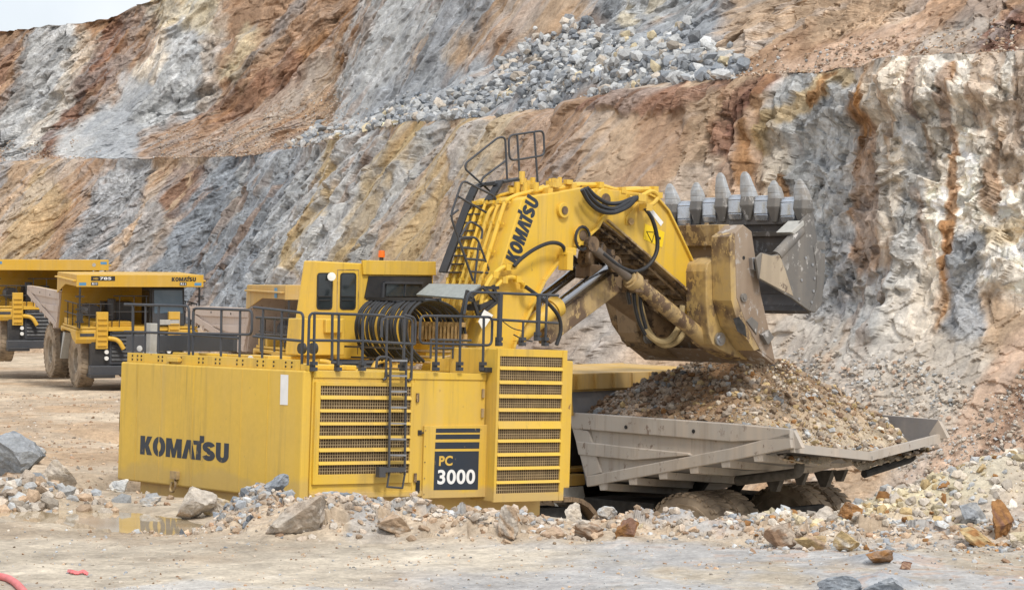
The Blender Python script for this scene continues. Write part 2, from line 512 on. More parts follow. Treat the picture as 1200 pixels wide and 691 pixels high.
Ye = box(ze * FPX / (345.5 - vv), 60); Xe = (uu - 600) / FPX * Ye
ze = box((345.5 - vv) / FPX * Ye, 4)
tx, ty = np.gradient(box(Xe, 260)), np.gradient(box(Ye, 260))
ll = np.hypot(tx, ty); nx, ny = ty / ll, -tx / ll
# walking along the crest from left to right the pit lies on the side facing the camera
sgn = np.where(nx * 0 + ny < 0, 1, -1); nx, ny = nx * sgn, ny * sgn
nx, ny = box(nx, 200), box(ny, 200); ll = np.hypot(nx, ny); nx /= ll; ny /= ll
cu = np.concatenate([np.linspace(-700, -380, 60, endpoint=False), np.interp(np.linspace(0, 1, 1750, endpoint=False), [0, .30, .62, .84, 1], [-380, 60, 450, 880, 1330]), np.linspace(1330, 1880, 120)])
NC = len(cu)
XE0, YE0, ZE0, NX0, NY0 = Xe, Ye, ze, nx, ny
s_ = np.concatenate([[0], np.cumsum(np.hypot(np.diff(np.interp(cu, uu, XE0)), np.diff(np.interp(cu, uu, YE0))))])
NL = 400
t = np.linspace(0, 1, NL)[None, :]
ZB = -8.6
q1 = np.linspace(0, 1, 7)[None, 1:]; q2 = np.linspace(0, 1, 101)[None, 1:]; q3 = np.linspace(0, 1, 191)[None, 1:]; q4 = np.linspace(0, 1, 14)[None, 1:]
TA, FA = 1 / math.tan(R(36)), 1 / math.tan(R(62))
NU = q1.size + q2.size + q3.size + q4.size; NR = NL + NU
cut = np.cumsum([NL, q1.size, q2.size, q3.size, q4.size])
def profile(c2):
    """set-out and height of every point; c2 is its place along the crest"""
    lo = c2[:, :NL]; w = sstep(800, 960, lo); zc = np.interp(lo, uu, ZE0); Hh = zc - ZB
    tt = t[:, ::-1]
    dl = (Hh * 0.60 * tt) * (1 - w) + w * (2.2 * tt + 13.0 * np.clip(tt - .52, 0, 1) ** 1.25 * 1.35)
    zl = zc - Hh * tt
    fb = lambda c: np.interp(c, [-400, 200, 380, 430, 760, 860, 1200], [3.0, 2.5, 1.5, .8, .8, 1.0, 1.2])
    fh = lambda c: np.interp(c, [-400, -60, 20, 150, 300, 380, 470, 560, 700, 790, 880, 1000, 1200, 1900], [1, 1.5, 4.5, 4.5, 3, 1.5, 3.2, 4.6, 5.8, 3.8, 4.2, 5, 6, 6])
    ft = lambda c: np.interp(c, ZT_U, ZT_Z)
    ds, zs = [dl], [zl]
    for k, q in enumerate((q1, q2, q3, q4)):
        c = c2[:, cut[k]:cut[k + 1]]; zc = np.interp(c, uu, ZE0); B_, H_ = fb(c), fh(c); W_ = np.maximum(ft(c) - zc - H_, .5)
        if k == 0: ds.append(-B_ * q); zs.append(zc + .1 * q)
        elif k == 1: ds.append(-(B_ + H_ * TA * q)); zs.append(zc + .1 + H_ * q)
        elif k == 2: ds.append(-(B_ + H_ * TA + W_ * FA * q)); zs.append(zc + .1 + H_ + W_ * q)
        else: ds.append(-(B_ + H_ * TA + W_ * FA + 40 * q)); zs.append(zc + .1 + H_ + W_ + .4 * q)
    D, Z = np.concatenate(ds, 1), np.concatenate(zs, 1)
    dd = np.hypot(np.gradient(D, axis=1), np.gradient(Z, axis=1))
    Yl = np.cumsum(dd, 1); return D, Z, dd, Yl - Yl[:, NL - 1:NL]
ZT_U = [-800, -60, -25, 20, 30, 45, 55, 70, 110, 1900]; ZT_Z = [24.0, 24.2, 24.4, 24.6, 25.6, 25.8, 26.4, 34, 40, 42]
# mesh columns follow the dip of the beds, so that joints run along mesh lines
wr1 = sstep(800, 960, cu)[:, None]; sh = -.58 + .63 * wr1
D, Z, dd, Yl = profile(np.repeat(cu[:, None], NR, 1))
S = np.clip(s_[:, None] - sh * Yl, 0, s_[-1]); CU = np.interp(S, s_, cu)
D, Z, dd, Yl = profile(CU)
wr = sstep(800, 960, CU)
Xe, Ye, nx, ny = [np.interp(CU, uu, a) for a in (XE0, YE0, NX0, NY0)]
X = Xe + nx * D; Y = Ye + ny * D
PU = 600 + FPX * X / Y; PV = 345.5 - FPX * Z / Y                  # survey coordinates of each point
up = np.zeros_like(D); up[:, NL:] = 1

C = dict(grey=(.295, .32, .352), blue=(.23, .257, .293), lgrey=(.42, .438, .452), tan=(.425, .322, .232), brown=(.325, .22, .15), red=(.225, .133, .097), dred=(.17, .095, .075),
         rust=(.31, .165, .07), ochre=(.45, .345, .19), cream=(.56, .50, .42), pink=(.47, .35, .27), yel=(.50, .44, .31), white=(.76, .715, .64), gtan=(.42, .36, .30), dust=(.46, .42, .37))
# (rock type, roughness of the broken face 0..1, strength, half width px, points) - mapped from the photograph, lower wall then upper wall
LOW = [
 ('tan', .5, 1, 500, [(0, 250), (1200, 250)]),
 ('tan', .55, 1, 60, [(0, 220), (0, 330)]), ('grey', .6, .7, 16, [(10, 192), (-10, 235)]), ('brown', .5, .9, 26, [(130, 190), (50, 290)]), ('ochre', .5, .5, 24, [(60, 230), (10, 310)]),
 ('grey', .9, .9, 22, [(165, 190), (110, 270), (80, 330)]), ('tan', .5, .9, 22, [(205, 190), (160, 270), (130, 330)]), ('red', .7, .8, 11, [(212, 188), (190, 225)]), ('dred', .7, .7, 8, [(232, 200), (205, 250)]),
 ('grey', .8, .7, 18, [(180, 250), (150, 310)]),
 ('blue', .9, 1, 38, [(290, 178), (250, 250), (200, 340)]), ('grey', 1, 1, 34, [(335, 178), (310, 250), (270, 350)]), ('lgrey', .8, .8, 12, [(290, 190), (275, 230)]), ('blue', 1, .8, 24, [(330, 230), (270, 320)]),
 ('lgrey', .9, .9, 25, [(375, 170), (345, 250), (320, 330)]), ('ochre', .6, .9, 16, [(395, 165), (385, 230), (340, 310)]), ('brown', .8, .6, 8, [(420, 160), (400, 215)]),
 ('lgrey', 1, .9, 22, [(430, 160), (410, 240), (370, 310)]), ('cream', .8, .7, 9, [(470, 152), (430, 225)]), ('ochre', .45, .9, 26, [(480, 150), (440, 240), (400, 320)]), ('lgrey', .9, .85, 15, [(515, 146), (470, 230), (430, 300)]),
 ('tan', .3, .9, 40, [(570, 140), (510, 250), (470, 330)]), ('ochre', .3, .7, 18, [(560, 145), (520, 220), (470, 310)]), ('lgrey', .6, .6, 7, [(585, 150), (545, 230)]), ('yel', .4, .5, 12, [(610, 140), (570, 220)]), ('cream', .6, .7, 8, [(650, 160), (625, 215)]),
 ('brown', .35, .95, 55, [(690, 125), (670, 220), (640, 420)]), ('pink', .5, .7, 15, [(660, 140), (630, 230), (660, 260)]), ('tan', .12, .9, 46, [(770, 135), (730, 230), (690, 400)]), ('brown', .15, .9, 24, [(800, 120), (770, 190), (700, 270)]),
 ('red', .9, .85, 16, [(720, 118), (780, 112), (850, 100)]), ('pink', .5, .7, 16, [(830, 170), (790, 260), (740, 360)]), ('tan', .5, .9, 22, [(850, 130), (820, 220), (780, 330)]), ('red', 1, .9, 17, [(905, 95), (875, 125), (850, 165)]), ('dred', 1, .8, 8, [(895, 110), (862, 150)]), ('red', .8, .6, 10, [(870, 150), (850, 215)]),
 ('pink', .6, .8, 16, [(885, 150), (860, 230), (840, 300)]), ('rust', .8, .8, 9, [(880, 150), (868, 210)]), ('brown', .6, .7, 14, [(720, 330), (690, 420)]), ('gtan', .5, .6, 22, [(700, 380), (670, 450)]),
 ('lgrey', .95, 1, 42, [(960, 100), (945, 190), (925, 300)]), ('ochre', .8, .8, 13, [(985, 88), (940, 130), (900, 170)]), ('cream', .9, .8, 14, [(920, 165), (905, 220)]), ('rust', .8, .8, 7, [(978, 95), (960, 120)]), ('grey', 1, .85, 26, [(985, 290), (960, 350), (1000, 400)]),
 ('lgrey', 1, .7, 16, [(985, 170), (975, 260)]), ('rust', .8, .85, 5, [(915, 215), (895, 280)]),
 ('white', 1, 1, 85, [(1110, 70), (1110, 240)]), ('white', 1, 1, 60, [(1180, 60), (1180, 300)]), ('cream', 1, .8, 40, [(1060, 90), (1050, 230)]), ('lgrey', 1, .7, 20, [(1065, 150), (1050, 330)]),
 ('rust', .9, 1, 12, [(1006, 118), (1003, 190), (1000, 300)]), ('brown', .9, 1, 15, [(1008, 170), (1004, 310)]),
 ('rust', .9, .85, 8, [(1125, 85), (1110, 170), (1108, 260), (1100, 330)]), ('red', .9, .6, 6, [(1080, 80), (1070, 140)]), ('rust', .9, .7, 6, [(1110, 260), (1085, 360), (1070, 430)]), ('rust', .8, .7, 8, [(1170, 150), (1150, 240)]), ('tan', .9, .7, 16, [(1190, 120), (1185, 200)]), ('brown', .9, .6, 7, [(1060, 220), (1075, 300)]), ('ochre', .9, .6, 14, [(1140, 290), (1190, 260)]),
 ('grey', .9, .9, 22, [(1130, 290), (1115, 380), (1100, 430)]), ('white', .7, .8, 30, [(1060, 330), (1030, 420)]), ('lgrey', .9, .8, 22, [(1020, 330), (990, 410)]),
 ('dust', .25, .95, 45, [(1110, 440), (1000, 440), (930, 400)]), ('dust', .15, .9, 45, [(1080, 500), (960, 480)]), ('gtan', .3, .7, 24, [(1020, 500), (960, 440), (905, 380)]), ('pink', .25, .9, 46, [(1200, 430), (1130, 540), (1100, 580)]), ('brown', .3, .6, 12, [(1200, 440), (1150, 520)]), ('red', .4, .35, 8, [(1190, 470), (1130, 560)]),
]
UPP = [
 ('brown', .7, 1, 500, [(0, 80), (1200, 80)]),
 ('brown', .8, 1, 30, [(0, 60), (10, 150)]), ('red', .9, .6, 10, [(15, 60), (0, 120)]), ('lgrey', .9, .95, 30, [(62, 60), (60, 120), (30, 170)]), ('cream', .9, .7, 18, [(105, 55), (85, 120), (50, 160)]), ('red', 1, .95, 20, [(150, 35), (115, 110), (75, 165)]), ('brown', .9, .7, 14, [(170, 30), (140, 110), (90, 170)]),
 ('lgrey', .15, .95, 34, [(215, 60), (165, 150), (110, 180)]), ('grey', .2, .8, 26, [(195, 120), (130, 178)]), ('cream', .9, .8, 16, [(205, 15), (180, 80)]), ('lgrey', 1, .9, 27, [(235, 20), (220, 100), (190, 150)]), ('gtan', 1, .7, 12, [(262, 10), (235, 130)]), ('yel', .9, .85, 18, [(300, 40), (275, 90)]), ('yel', .8, .7, 22, [(190, 4), (240, 8)]), ('red', .9, .5, 8, [(180, 50), (172, 62)]),
 ('brown', 1, .9, 45, [(360, 0), (320, 90)]), ('rust', .9, .5, 16, [(390, 50), (300, 120)]), ('red', .8, .7, 14, [(350, 70), (280, 130), (230, 150)]), ('brown', .35, .95, 28, [(370, 110), (280, 160), (190, 178)]), ('gtan', .3, .6, 12, [(380, 90), (330, 140), (270, 172)]), ('cream', .9, .7, 7, [(400, 70), (370, 125)]), ('tan', .6, .8, 20, [(415, 60), (370, 150)]), ('rust', 1, .6, 14, [(430, 10), (410, 80)]),
 ('lgrey', .6, 1, 38, [(478, 0), (460, 60), (430, 120)]), ('red', .9, .9, 10, [(515, 0), (508, 50)]), ('tan', .8, .9, 16, [(490, 60), (470, 110)]), ('dred', .9, .7, 7, [(510, 20), (500, 80)]), ('grey', .8, .95, 30, [(555, 0), (535, 50), (515, 105)]), ('yel', .6, .5, 10, [(545, 60), (530, 95)]),
 ('tan', .3, 1, 40, [(680, 0), (610, 40), (570, 75)]), ('pink', .3, .7, 16, [(640, 10), (575, 60)]), ('brown', .8, .8, 14, [(600, 55), (560, 78)]),
 ('grey', 1, 1, 46, [(740, 0), (880, 0)]), ('lgrey', 1, .9, 30, [(760, 15), (850, 40)]), ('yel', .9, .7, 8, [(745, 0), (765, 40)]), ('yel', .9, .6, 8, [(790, 0), (780, 30)]), ('blue', 1, .9, 14, [(870, 10), (860, 50)]),
 ('grey', .5, 1, 40, [(460, 128), (580, 110), (700, 80), (780, 62), (850, 62)]), ('lgrey', .5, .8, 22, [(560, 110), (720, 75)]),
 ('tan', .6, .95, 40, [(930, 0), (900, 60), (870, 90)]), ('brown', .3, .95, 34, [(1010, 30), (960, 70), (900, 85)]), ('tan', .8, .9, 30, [(960, 10), (1050, 0)]), ('pink', .25, .9, 22, [(1080, 30), (1000, 65), (930, 82)]), ('brown', .5, .8, 24, [(1080, 10), (1150, 0)]), ('gtan', .3, .8, 20, [(1150, 30), (1080, 55)]), ('dred', 1, .9, 18, [(1195, 30), (1160, 50)]),
]
wu = 15 * fbm(S / 7, Yl / 12, 4, 3) + 9 * fbm(S / 1.5, Yl / 2.2, 3, 9)
wu = wu + 7 * fbm(S / .5, Yl / .8, 3, 13)
wv = 17 * fbm(S / 7 + 50, Yl / 9, 4, 4) + 22 * fbm(S / 1.4 + 5, Yl / 3, 3, 14)
pu, pv = (PU + wu).astype(np.float32), (PV + wv).astype(np.float32)
col = np.zeros(D.shape + (3,), np.float32); rock = np.full(D.shape, .5, np.float32)
for sel, strokes in ((slice(0, NL), LOW), (slice(NL - 1, NR), UPP)):
    a, b = pu[:, sel], pv[:, sel]
    c_, r_ = np.zeros(a.shape + (3,), np.float32), np.zeros(a.shape, np.float32)
    for typ, rk, k, w, pts in strokes:
        d = np.full(a.shape, 9e9, np.float32)
        for (x0, y0), (x1, y1) in zip(pts[:-1], pts[1:]):
            ex, ey = x1 - x0, y1 - y0
            tt = np.clip(((a - x0) * ex + (b - y0) * ey) / (ex * ex + ey * ey), 0, 1)
            d = np.minimum(d, np.hypot(a - x0 - tt * ex, b - y0 - tt * ey))
        m = (k * sstep(1.25, .7, d / w)).astype(np.float32)
        c_ += (np.array(C[typ], np.float32) - c_) * m[..., None]
        r_ += (rk - r_) * m
    col[:, sel] = c_; rock[:, sel] = r_
del a, b, c_, r_, d, m
# relief
sx, sy = np.repeat(s_[:, None], NR, 1), Yl
wx = sx + 1.2 * fbm(S / 4, Yl / 4, 3, 21); wy = sy + 1.2 * fbm(S / 4 + 9, Yl / 4, 3, 22)
A1, id1 = facets(wx / lerp(2.2, 2.6, wr), wy / lerp(4.0, 3.0, wr), 31, .75, .6)
A2, id2 = facets(wx / lerp(.95, 1.1, wr), wy / lerp(1.9, 1.2, wr), 41, .8, .6)
A3, id3 = facets(wx / .46, wy / lerp(.9, .55, wr), 51, 1.0, .5)
dsx = np.gradient(s_)[:, None] * .7
k2_, k3_, k4_ = [np.clip(1.6 - dsx / (c_ * .28), 0, 1) for c_ in (.95, .46, .22)]
A4, id4 = facets(sx / .22, sy / .25, 55, .9, .6)
gul = fbm(sx / 2.6, Yl / 26, 3, 61)                           # gullies that run down the slope
gul = gul * (1 - .8 * wr)
cap = wr * .55 * (1 - up) * sstep(-2.6, -2.0, Yl + .9 * fbm(S / 1.3, S * 0, 3, 65))
disp = cap + (2.4 - 1.6 * wr) * fbm(S / 16, Yl / 30, 3, 71) + rock * ((.55 - .22 * wr) * A1 + (.42 - .02 * wr) * A2 * k2_ + (.24 + .02 * wr) * A3 * k3_ + .08 * A4 * k4_) + (1 - rock) * (.75 * gul + .10 * A3 * k3_ + .12 * fbm(S / .9, Yl / .9, 3, 81)) + rock * .5 * gul
crest_fade = 1 - .75 * np.exp(-(Yl / .6) ** 2)
def soft(a, k=1):
    for ax in (0, 1):
        a = (np.roll(a, 1, ax) + 2 * a + np.roll(a, -1, ax)) / 4
    return a
disp = lerp(soft(disp), disp, np.clip(.45 + wr * .15, 0, 1))
disp *= np.where(up > 0, np.clip(Yl / 2.5, .12, 1), crest_fade)
lift = .12 * fbm(S / 1.6, S * 0, 4, 91) + .15 * fbm(S / 6, S * 0, 2, 92)
X2 = X + nx * disp * .93; Y2 = Y + ny * disp * .93
Z2 = Z + disp * .30 + lift * np.exp(-(Yl / 1.2) ** 2) + np.where(up > 0, .25 * fbm(S / 1.2, Yl / 1.2, 3, 95) * np.clip(Yl / 1.5, 0, 1), 0)
# mineral variation: block tints, stains that run down joints
tint = 1 + rock * (.34 * (id2 - .5) + .22 * (id1 - .5)) + (.10 + .22 * rock) * (id3 - .5) * k3_ + .14 * (id4 - .5) * k4_ + .16 * fbm(S / 3, Yl / 5, 3, 101)
col *= np.clip(tint, .5, 1.6)[..., None]
st = sstep(.10, .32, fbm(sx / 1.1, Yl / 7, 4, 111)) * sstep(-.1, .2, fbm(S / 9, Yl / 9, 2, 112))
col += (np.array(C['rust'], np.float32) * 1.15 - col) * (st * .42 * (.35 + .65 * rock))[..., None]
st = sstep(.14, .34, fbm(sx / 1.6 + 7, Yl / 10, 4, 121))
col += (np.array(C['lgrey'], np.float32) - col) * (st * .30)[..., None]
st = sstep(.16, .36, fbm(sx / .8 + 3, Yl / 5, 4, 131))
col += (np.array(C['grey'], np.float32) - col) * (st * (.35 - .30 * wr))[..., None]
st = sstep(.12, .30, fbm(S / .55, Yl / 6, 4, 141)) * wr * sstep(-.25, .1, fbm(S / 5, Yl / 7, 2, 142))
col += (np.array(C['rust'], np.float32) - col) * (st * .45 * (up == 0))[..., None]
col = np.clip(col, .02, .75)
V = np.stack([X2, Y2, Z2 + CAMZ], -1).reshape(-1, 3)
i = np.arange(NC - 1)[:, None] * NR + np.arange(NR - 1)[None, :]
F = np.stack([i, i + NR, i + NR + 1, i + 1], -1).reshape(-1, 4)
wall = np_mesh('quarry_wall', V, F, M['wall'], np.concatenate([col, np.clip(rock, 0, 1)[..., None]], -1).reshape(-1, 4))
tag(wall, 'benched quarry face of banded grey, tan and rust rock', 'quarry wall', kind='structure')
WALLP = dict(u=PU, v=PV, X=X2, Y=Y2, Z=Z2, rock=rock)

# ------------------------------------------------------------------ loose stones
def rock_protos(n, sub, seed, cuts=11, lo=.5, hi=.82):
    out = []
    rs = np.random.RandomState(seed)
    for k in range(n):
        bm = bmesh.new(); bmesh.ops.create_icosphere(bm, subdivisions=sub, radius=1)
        v = np.array([x.co[:] for x in bm.verts], np.float32); f = np.array([[q.index for q in p.verts] for p in bm.faces], np.int32); bm.free()
        for _ in range(cuts):
            d = rs.normal(size=3); d /= np.linalg.norm(d)
            tt = np.clip(v @ d - rs.uniform(lo, hi), 0, None); v = v - tt[:, None] * d
        v *= rs.uniform([.8, .65, .5], [1.15, .95, .8])
        out.append((v, f))
    return out

def rot_mats(rs, n, flat=.5):
    a = rs.uniform(0, 2 * np.pi, n); b = rs.normal(0, flat, n); c = rs.normal(0, flat, n)
    Rz = np.zeros((n, 3, 3)); Rz[:, 0, 0] = np.cos(a); Rz[:, 0, 1] = -np.sin(a); Rz[:, 1, 0] = np.sin(a); Rz[:, 1, 1] = np.cos(a); Rz[:, 2, 2] = 1
    Rx = np.zeros((n, 3, 3)); Rx[:, 0, 0] = 1; Rx[:, 1, 1] = np.cos(b); Rx[:, 1, 2] = -np.sin(b); Rx[:, 2, 1] = np.sin(b); Rx[:, 2, 2] = np.cos(b)
    Ry = np.zeros((n, 3, 3)); Ry[:, 1, 1] = 1; Ry[:, 0, 0] = np.cos(c); Ry[:, 0, 2] = np.sin(c); Ry[:, 2, 0] = -np.sin(c); Ry[:, 2, 2] = np.cos(c)
    return Rz @ Rx @ Ry

PROTO1 = rock_protos(10, 1, 5, 9)
PROTO2 = rock_protos(10, 2, 6, 12)
def stones(name, P, size, cols, seed, protos=PROTO1, sink=.15, parent=None, off=(0, 0, 0)):
    """one mesh of many loose stones nobody could count"""
    rs = np.random.RandomState(seed); n = len(P)
    Mx = rot_mats(rs, n); Vs, Fs, Cs = [], [], []; base = 0
    kind = rs.randint(0, len(protos), n)
    for k, (v, f) in enumerate(protos):
        idx = np.where(kind == k)[0]
        if not len(idx): continue
        w = np.einsum('nij,vj->nvi', Mx[idx], v) * size[idx][:, None, None] + P[idx][:, None, :]
        w[:, :, 2] += (size[idx] * (.5 - sink))[:, None]
        nv = len(v)
        Vs.append(w.reshape(-1, 3)); Cs.append(np.repeat(cols[idx], nv, 0))
        Fs.append((f[None] + (base + np.arange(len(idx)) * nv)[:, None, None]).reshape(-1, 3)); base += len(idx) * nv
    return np_mesh(name, np.concatenate(Vs) - np.array(off), np.concatenate(Fs), M['stone'], np.concatenate(Cs), parent=parent)

def pick_cols(rs, n, names, p=None, var=.2):
    names = np.array([C[k] for k in names]); c = names[rs.choice(len(names), n, p=p)]
    return np.clip(c * (1 + var * rs.normal(size=(n, 1))), .03, .75).astype(np.float32)

# blasted grey rubble on the bench, scree elsewhere: sampled on the wall itself
def wall_scatter(name, polys, n, smin, smax, names, p, seed, label, power=2.4, rows=(NL - 2, NR - 14)):
    rs = np.random.RandomState(seed)
    w = np.zeros(D.shape, np.float32)
    for (pts, wd) in polys:
        d = np.full(D.shape, 9e9, np.float32)
        for (x0, y0), (x1, y1) in zip(pts[:-1], pts[1:]):
            ex, ey = x1 - x0, y1 - y0
            tt = np.clip(((pu - x0) * ex + (pv - y0) * ey) / (ex * ex + ey * ey), 0, 1)
            d = np.minimum(d, np.hypot(pu - x0 - tt * ex, pv - y0 - tt * ey))
        w = np.maximum(w, sstep(1.15, .6, d / wd))
    w[:, :rows[0]] = 0; w[:, rows[1]:] = 0
    w *= dd
    pr = w.ravel() / w.sum()
    i = rs.choice(pr.size, n, p=pr)
    P = np.stack([X2.ravel()[i], Y2.ravel()[i], Z2.ravel()[i] + CAMZ], -1) + rs.normal(0, .05, (n, 3))
    sz = smin + (smax - smin) * rs.rand(n) ** power
    o = stones(name, P, sz, pick_cols(rs, n, names, p), seed, PROTO1)
    return tag(o, label, 'rubble', kind='stuff')
wall_scatter('rock_rubble', [([(430, 148), (540, 124), (640, 108), (760, 88), (850, 86)], 17), ([(600, 96), (690, 58), (722, 72)], 28), ([(700, 62), (800, 68), (860, 76)], 20), ([(345, 168), (440, 148)], 9)], 12000, .045, .52, ['lgrey', 'grey', 'blue', 'yel', 'dust'], [.46, .28, .10, .03, .13], 11, 'pale grey blasted rubble heaped along the upper bench', 4.2)
wall_scatter('scree', [([(200, 178), (300, 160), (400, 130)], 22), ([(860, 88), (960, 72), (1100, 50), (1180, 40)], 20), ([(0, 186), (120, 182)], 5), ([(350, 165), (440, 140)], 9)], 12000, .02, .13, ['gtan', 'tan', 'lgrey', 'pink', 'brown'], [.36, .16, .1, .2, .18], 12, 'small brown and grey scree lying on the bench slopes', 3.2)
wall_scatter('wall_foot_scree', [([(1000, 500), (1090, 540)], 40), ([(940, 430), (1100, 470)], 30), ([(1130, 540), (1200, 470)], 30)], 5000, .02, .14, ['dust', 'lgrey', 'gtan', 'pink'], [.4, .25, .2, .15], 13, 'pale scree at the foot of the white rock face', 4.0, (0, NL - 60))

# ------------------------------------------------------------------ ground
def seg_d(x, y, pts):
    d = np.full(np.shape(x), 9e9); 
    for (x0, y0), (x1, y1) in zip(pts[:-1], pts[1:]):
        ex, ey = x1 - x0, y1 - y0
        tt = np.clip(((x - x0) * ex + (y - y0) * ey) / (ex * ex + ey * ey), 0, 1)
        d = np.minimum(d, np.hypot(x - x0 - tt * ex, y - y0 - tt * ey))
    return d
BERM = [(-7.6, 41.5), (-5.6, 39.6), (-3.3, 38.4), (0, 38.3), (3.0, 37.8), (6.0, 37.6), (8.5, 37.4), (13, 37.0)]
# extra heaps: x, y, height, radius
HEAPS = [(4.4, 39.1, .34, .62), (6.2, 39.5, .55, 1.0), (7.2, 40.4, .40, 1.2), (9.9, 41.5, 3.0, 2.6), (13.0, 42.5, 2.4, 2.8), (7.9, 39.4, .35, .9), (2.55, 38.3, .22, .5), (-4.2, 39.3, .42, .55), (-1.6, 38.9, .30, .5), (-10.2, 45.0, .42, 1.3), (-9.0, 44.9, .35, .7),
         (5.3, 34.0, .20, .5), (4.9, 31.7, .18, .45), (6.0, 35.0, .12, .7)]
PUD = [(-10.4, 43.6), (-9.1, 43.3), (-7.6, 42.6), (-6.4, 41.1), (-5.75, 40.2)]
WATER_Z = -3.975
def ground_z(x, y, detail=True):
    """height relative to the eye"""
    x = np.asarray(x, float); y = np.asarray(y, float)
    zl = np.interp(y, [0, 30, 40, 90, 112, 120, 130, 165, 260], [-3.75, -3.82, -3.82, -4.5, -4.52, -4.12, -3.55, -3.4, -3.0])
    # the loading pit
    l = -(x + 3.99) * .663 + (y - 46) * .7485; f = (x + 3.99) * .7485 + (y - 46) * .663
    wide = 24 * sstep(8, 14, f)
    inside = sstep(9.5 + wide, 6.2 + wide * .9, l) * sstep(41.6 - 2.2 * sstep(.5, 2, x), 45.0 - 2.6 * sstep(.5, 2, x), y + .25 * fbm(x / 2, y / 2, 2, 201)) * sstep(-1.6, .8, f)
    floor = lerp(-5.9, -7.45, sstep(7.6, 9.8, f))
    z = lerp(zl, floor, inside)
    far = sstep(62, 76, y) * sstep(7.5, 10, f) * sstep(9.5, 14, l)
    z = lerp(z, -7.45 + 2.9 * sstep(9, 26, l), far * (1 - inside))
    bd = seg_d(x, y, BERM)
    z = z + (.40 - .24 * sstep(-.3, 1.0, x) + (.24 - .12 * sstep(-.3, 1.0, x)) * fbm(x / .9, y / .9, 3, 211)) * np.exp(-(bd / .85) ** 2) * sstep(-5.3, -4.5, x)
    for hx, hy, hh, hr in HEAPS:
        r = np.hypot(x - hx, (y - hy)) / hr
        z = z + hh * np.where(r < 1.6, np.clip(1 - r / 1.6, 0, 1) ** 1.35, 0)
    z = z - .24 * np.exp(-(seg_d(x, y, PUD) / 1.05) ** 2) - .08 * np.exp(-(seg_d(x, y, PUD) / 1.5) ** 2)
    if detail:
        rough = .35 + 1.3 * np.exp(-(bd / 1.3) ** 2) + .6 * sstep(40, 48, y) * sstep(-6, -4, x)
        flat = 1 - .85 * np.exp(-(seg_d(x, y, PUD) / 1.3) ** 2)
        z = z + flat * (.05 * fbm(x / 2.2, y / 2.2, 3, 221) + rough * (.085 * fbm(x / .55, y / .55, 4, 231)))
        a3, _ = facets(x / .42, y / .42, 241, 1.0, .6)
        z = z + .17 * a3 * np.exp(-(bd / .9) ** 2) * flat
        # wheel ruts across the haul road on the left
        rut = np.sin((x * .35 + y * .94) * 2.6 + 2 * fbm(x / 6, y / 6, 2, 251))
        z = z + .025 * rut * sstep(44, 52, y) * sstep(-7, -9, x)
    return z
def gz(x, y): return float(ground_z(np.array([x]), np.array([y]))[0]) + CAMZ
def gpix(u, v):
    """the ground point under a pixel"""
    Yv = 30.0
    for _ in range(60):
        x = (u - 600) / FPX * Yv; z = float(ground_z(np.array([x]), np.array([Yv]), False)[0])
        Yv = lerp(Yv, FPX * -z / (v - 345.5), .6)
    return (u - 600) / FPX * Yv, Yv

gy = np.concatenate([np.geomspace(6, 28, 40, endpoint=False), np.geomspace(28, 46, 520, endpoint=False), np.geomspace(46, 330, 330)])
ga = np.concatenate([np.linspace(-1.6, -.27, 40, endpoint=False), np.linspace(-.27, .27, 760, endpoint=False), np.linspace(.27, 1.6, 40)])
GY, GA = np.meshgrid(gy, ga, indexing='ij'); GX = GA * (GY + 4)
GZ = ground_z(GX, GY)
gc = np.zeros(GX.shape + (3,), np.float32) + np.array((.41, .365, .30), np.float32)
def gblend(c, m):
    global gc
    gc = gc + (np.array(c, np.float32) - gc) * np.clip(m, 0, 1)[..., None].astype(np.float32)
n1 = fbm(GX / 3.5, GY / 3.5, 4, 301); n2 = fbm(GX / 1.1, GY / 1.1, 4, 302); n3 = fbm(GX / .35, GY / .35, 4, 303); n4 = fbm(GX / 9, GY / 2.2, 4, 304)
gblend((.53, .48, .40), sstep(-.05, .35, n4) * .7)
gblend((.34, .27, .20), sstep(.02, .35, n1) * .6)
gblend((.36, .37, .385), (sstep(-2.5, 1.5, GX + 3 * n1) * sstep(38.6, 36.8, GY) * sstep(-.35, .25, n2 + .6 * n4 + .12) * .85))
gblend((.40, .41, .42), sstep(32.0, 30.6, GY + 2 * n1) * sstep(-.2, .2, n2) * .7)
gblend((.42, .31, .21), sstep(44, 60, GY) * sstep(-6, -8, GX) * (.55 + .5 * sstep(-.2, .3, n1)))
gblend((.58, .50, .39), sstep(46, 60, GY) * sstep(-6, -8, GX) * sstep(.0, .35, fbm(GX / 5, GY / 9, 4, 309)) * .6)
bdg = seg_d(GX, GY, BERM)
bm_ = np.exp(-(bdg / 1.2) ** 2) * sstep(-6.3, -5.0, GX)
gblend((.44, .355, .265), bm_ * .9)
gblend((.34, .35, .36), bm_ * sstep(.02, .25, n2) * .9)
gblend((.58, .48, .37), bm_ * sstep(.05, .25, -n2) * .6)
for (hx, hy, hr, cc) in ((4.4, 39.2, 1.1, (.50, .44, .36)), (6.2, 39.6, 1.3, (.52, .45, .34)), (7.2, 40.4, 1.5, (.55, .50, .35)), (9.9, 41.5, 3.4, (.52, .48, .40)), (13.0, 42.5, 3.6, (.55, .52, .46)), (2.55, 38.4, .75, (.33, .345, .37)), (5.3, 34, .6, (.30, .32, .35)), (4.9, 31.7, .6, (.31, .33, .36)), (-4.2, 39.3, .6, (.38, .38, .38))):
    gblend(cc, sstep(1.2, .6, np.hypot(GX - hx, GY - hy) / hr + .5 * n2) * .9)
gblend((.33, .18, .09), sstep(.28, .42, n3 + .45 * n2) * sstep(0, 4, GX) * sstep(40, 36, GY) * .35)
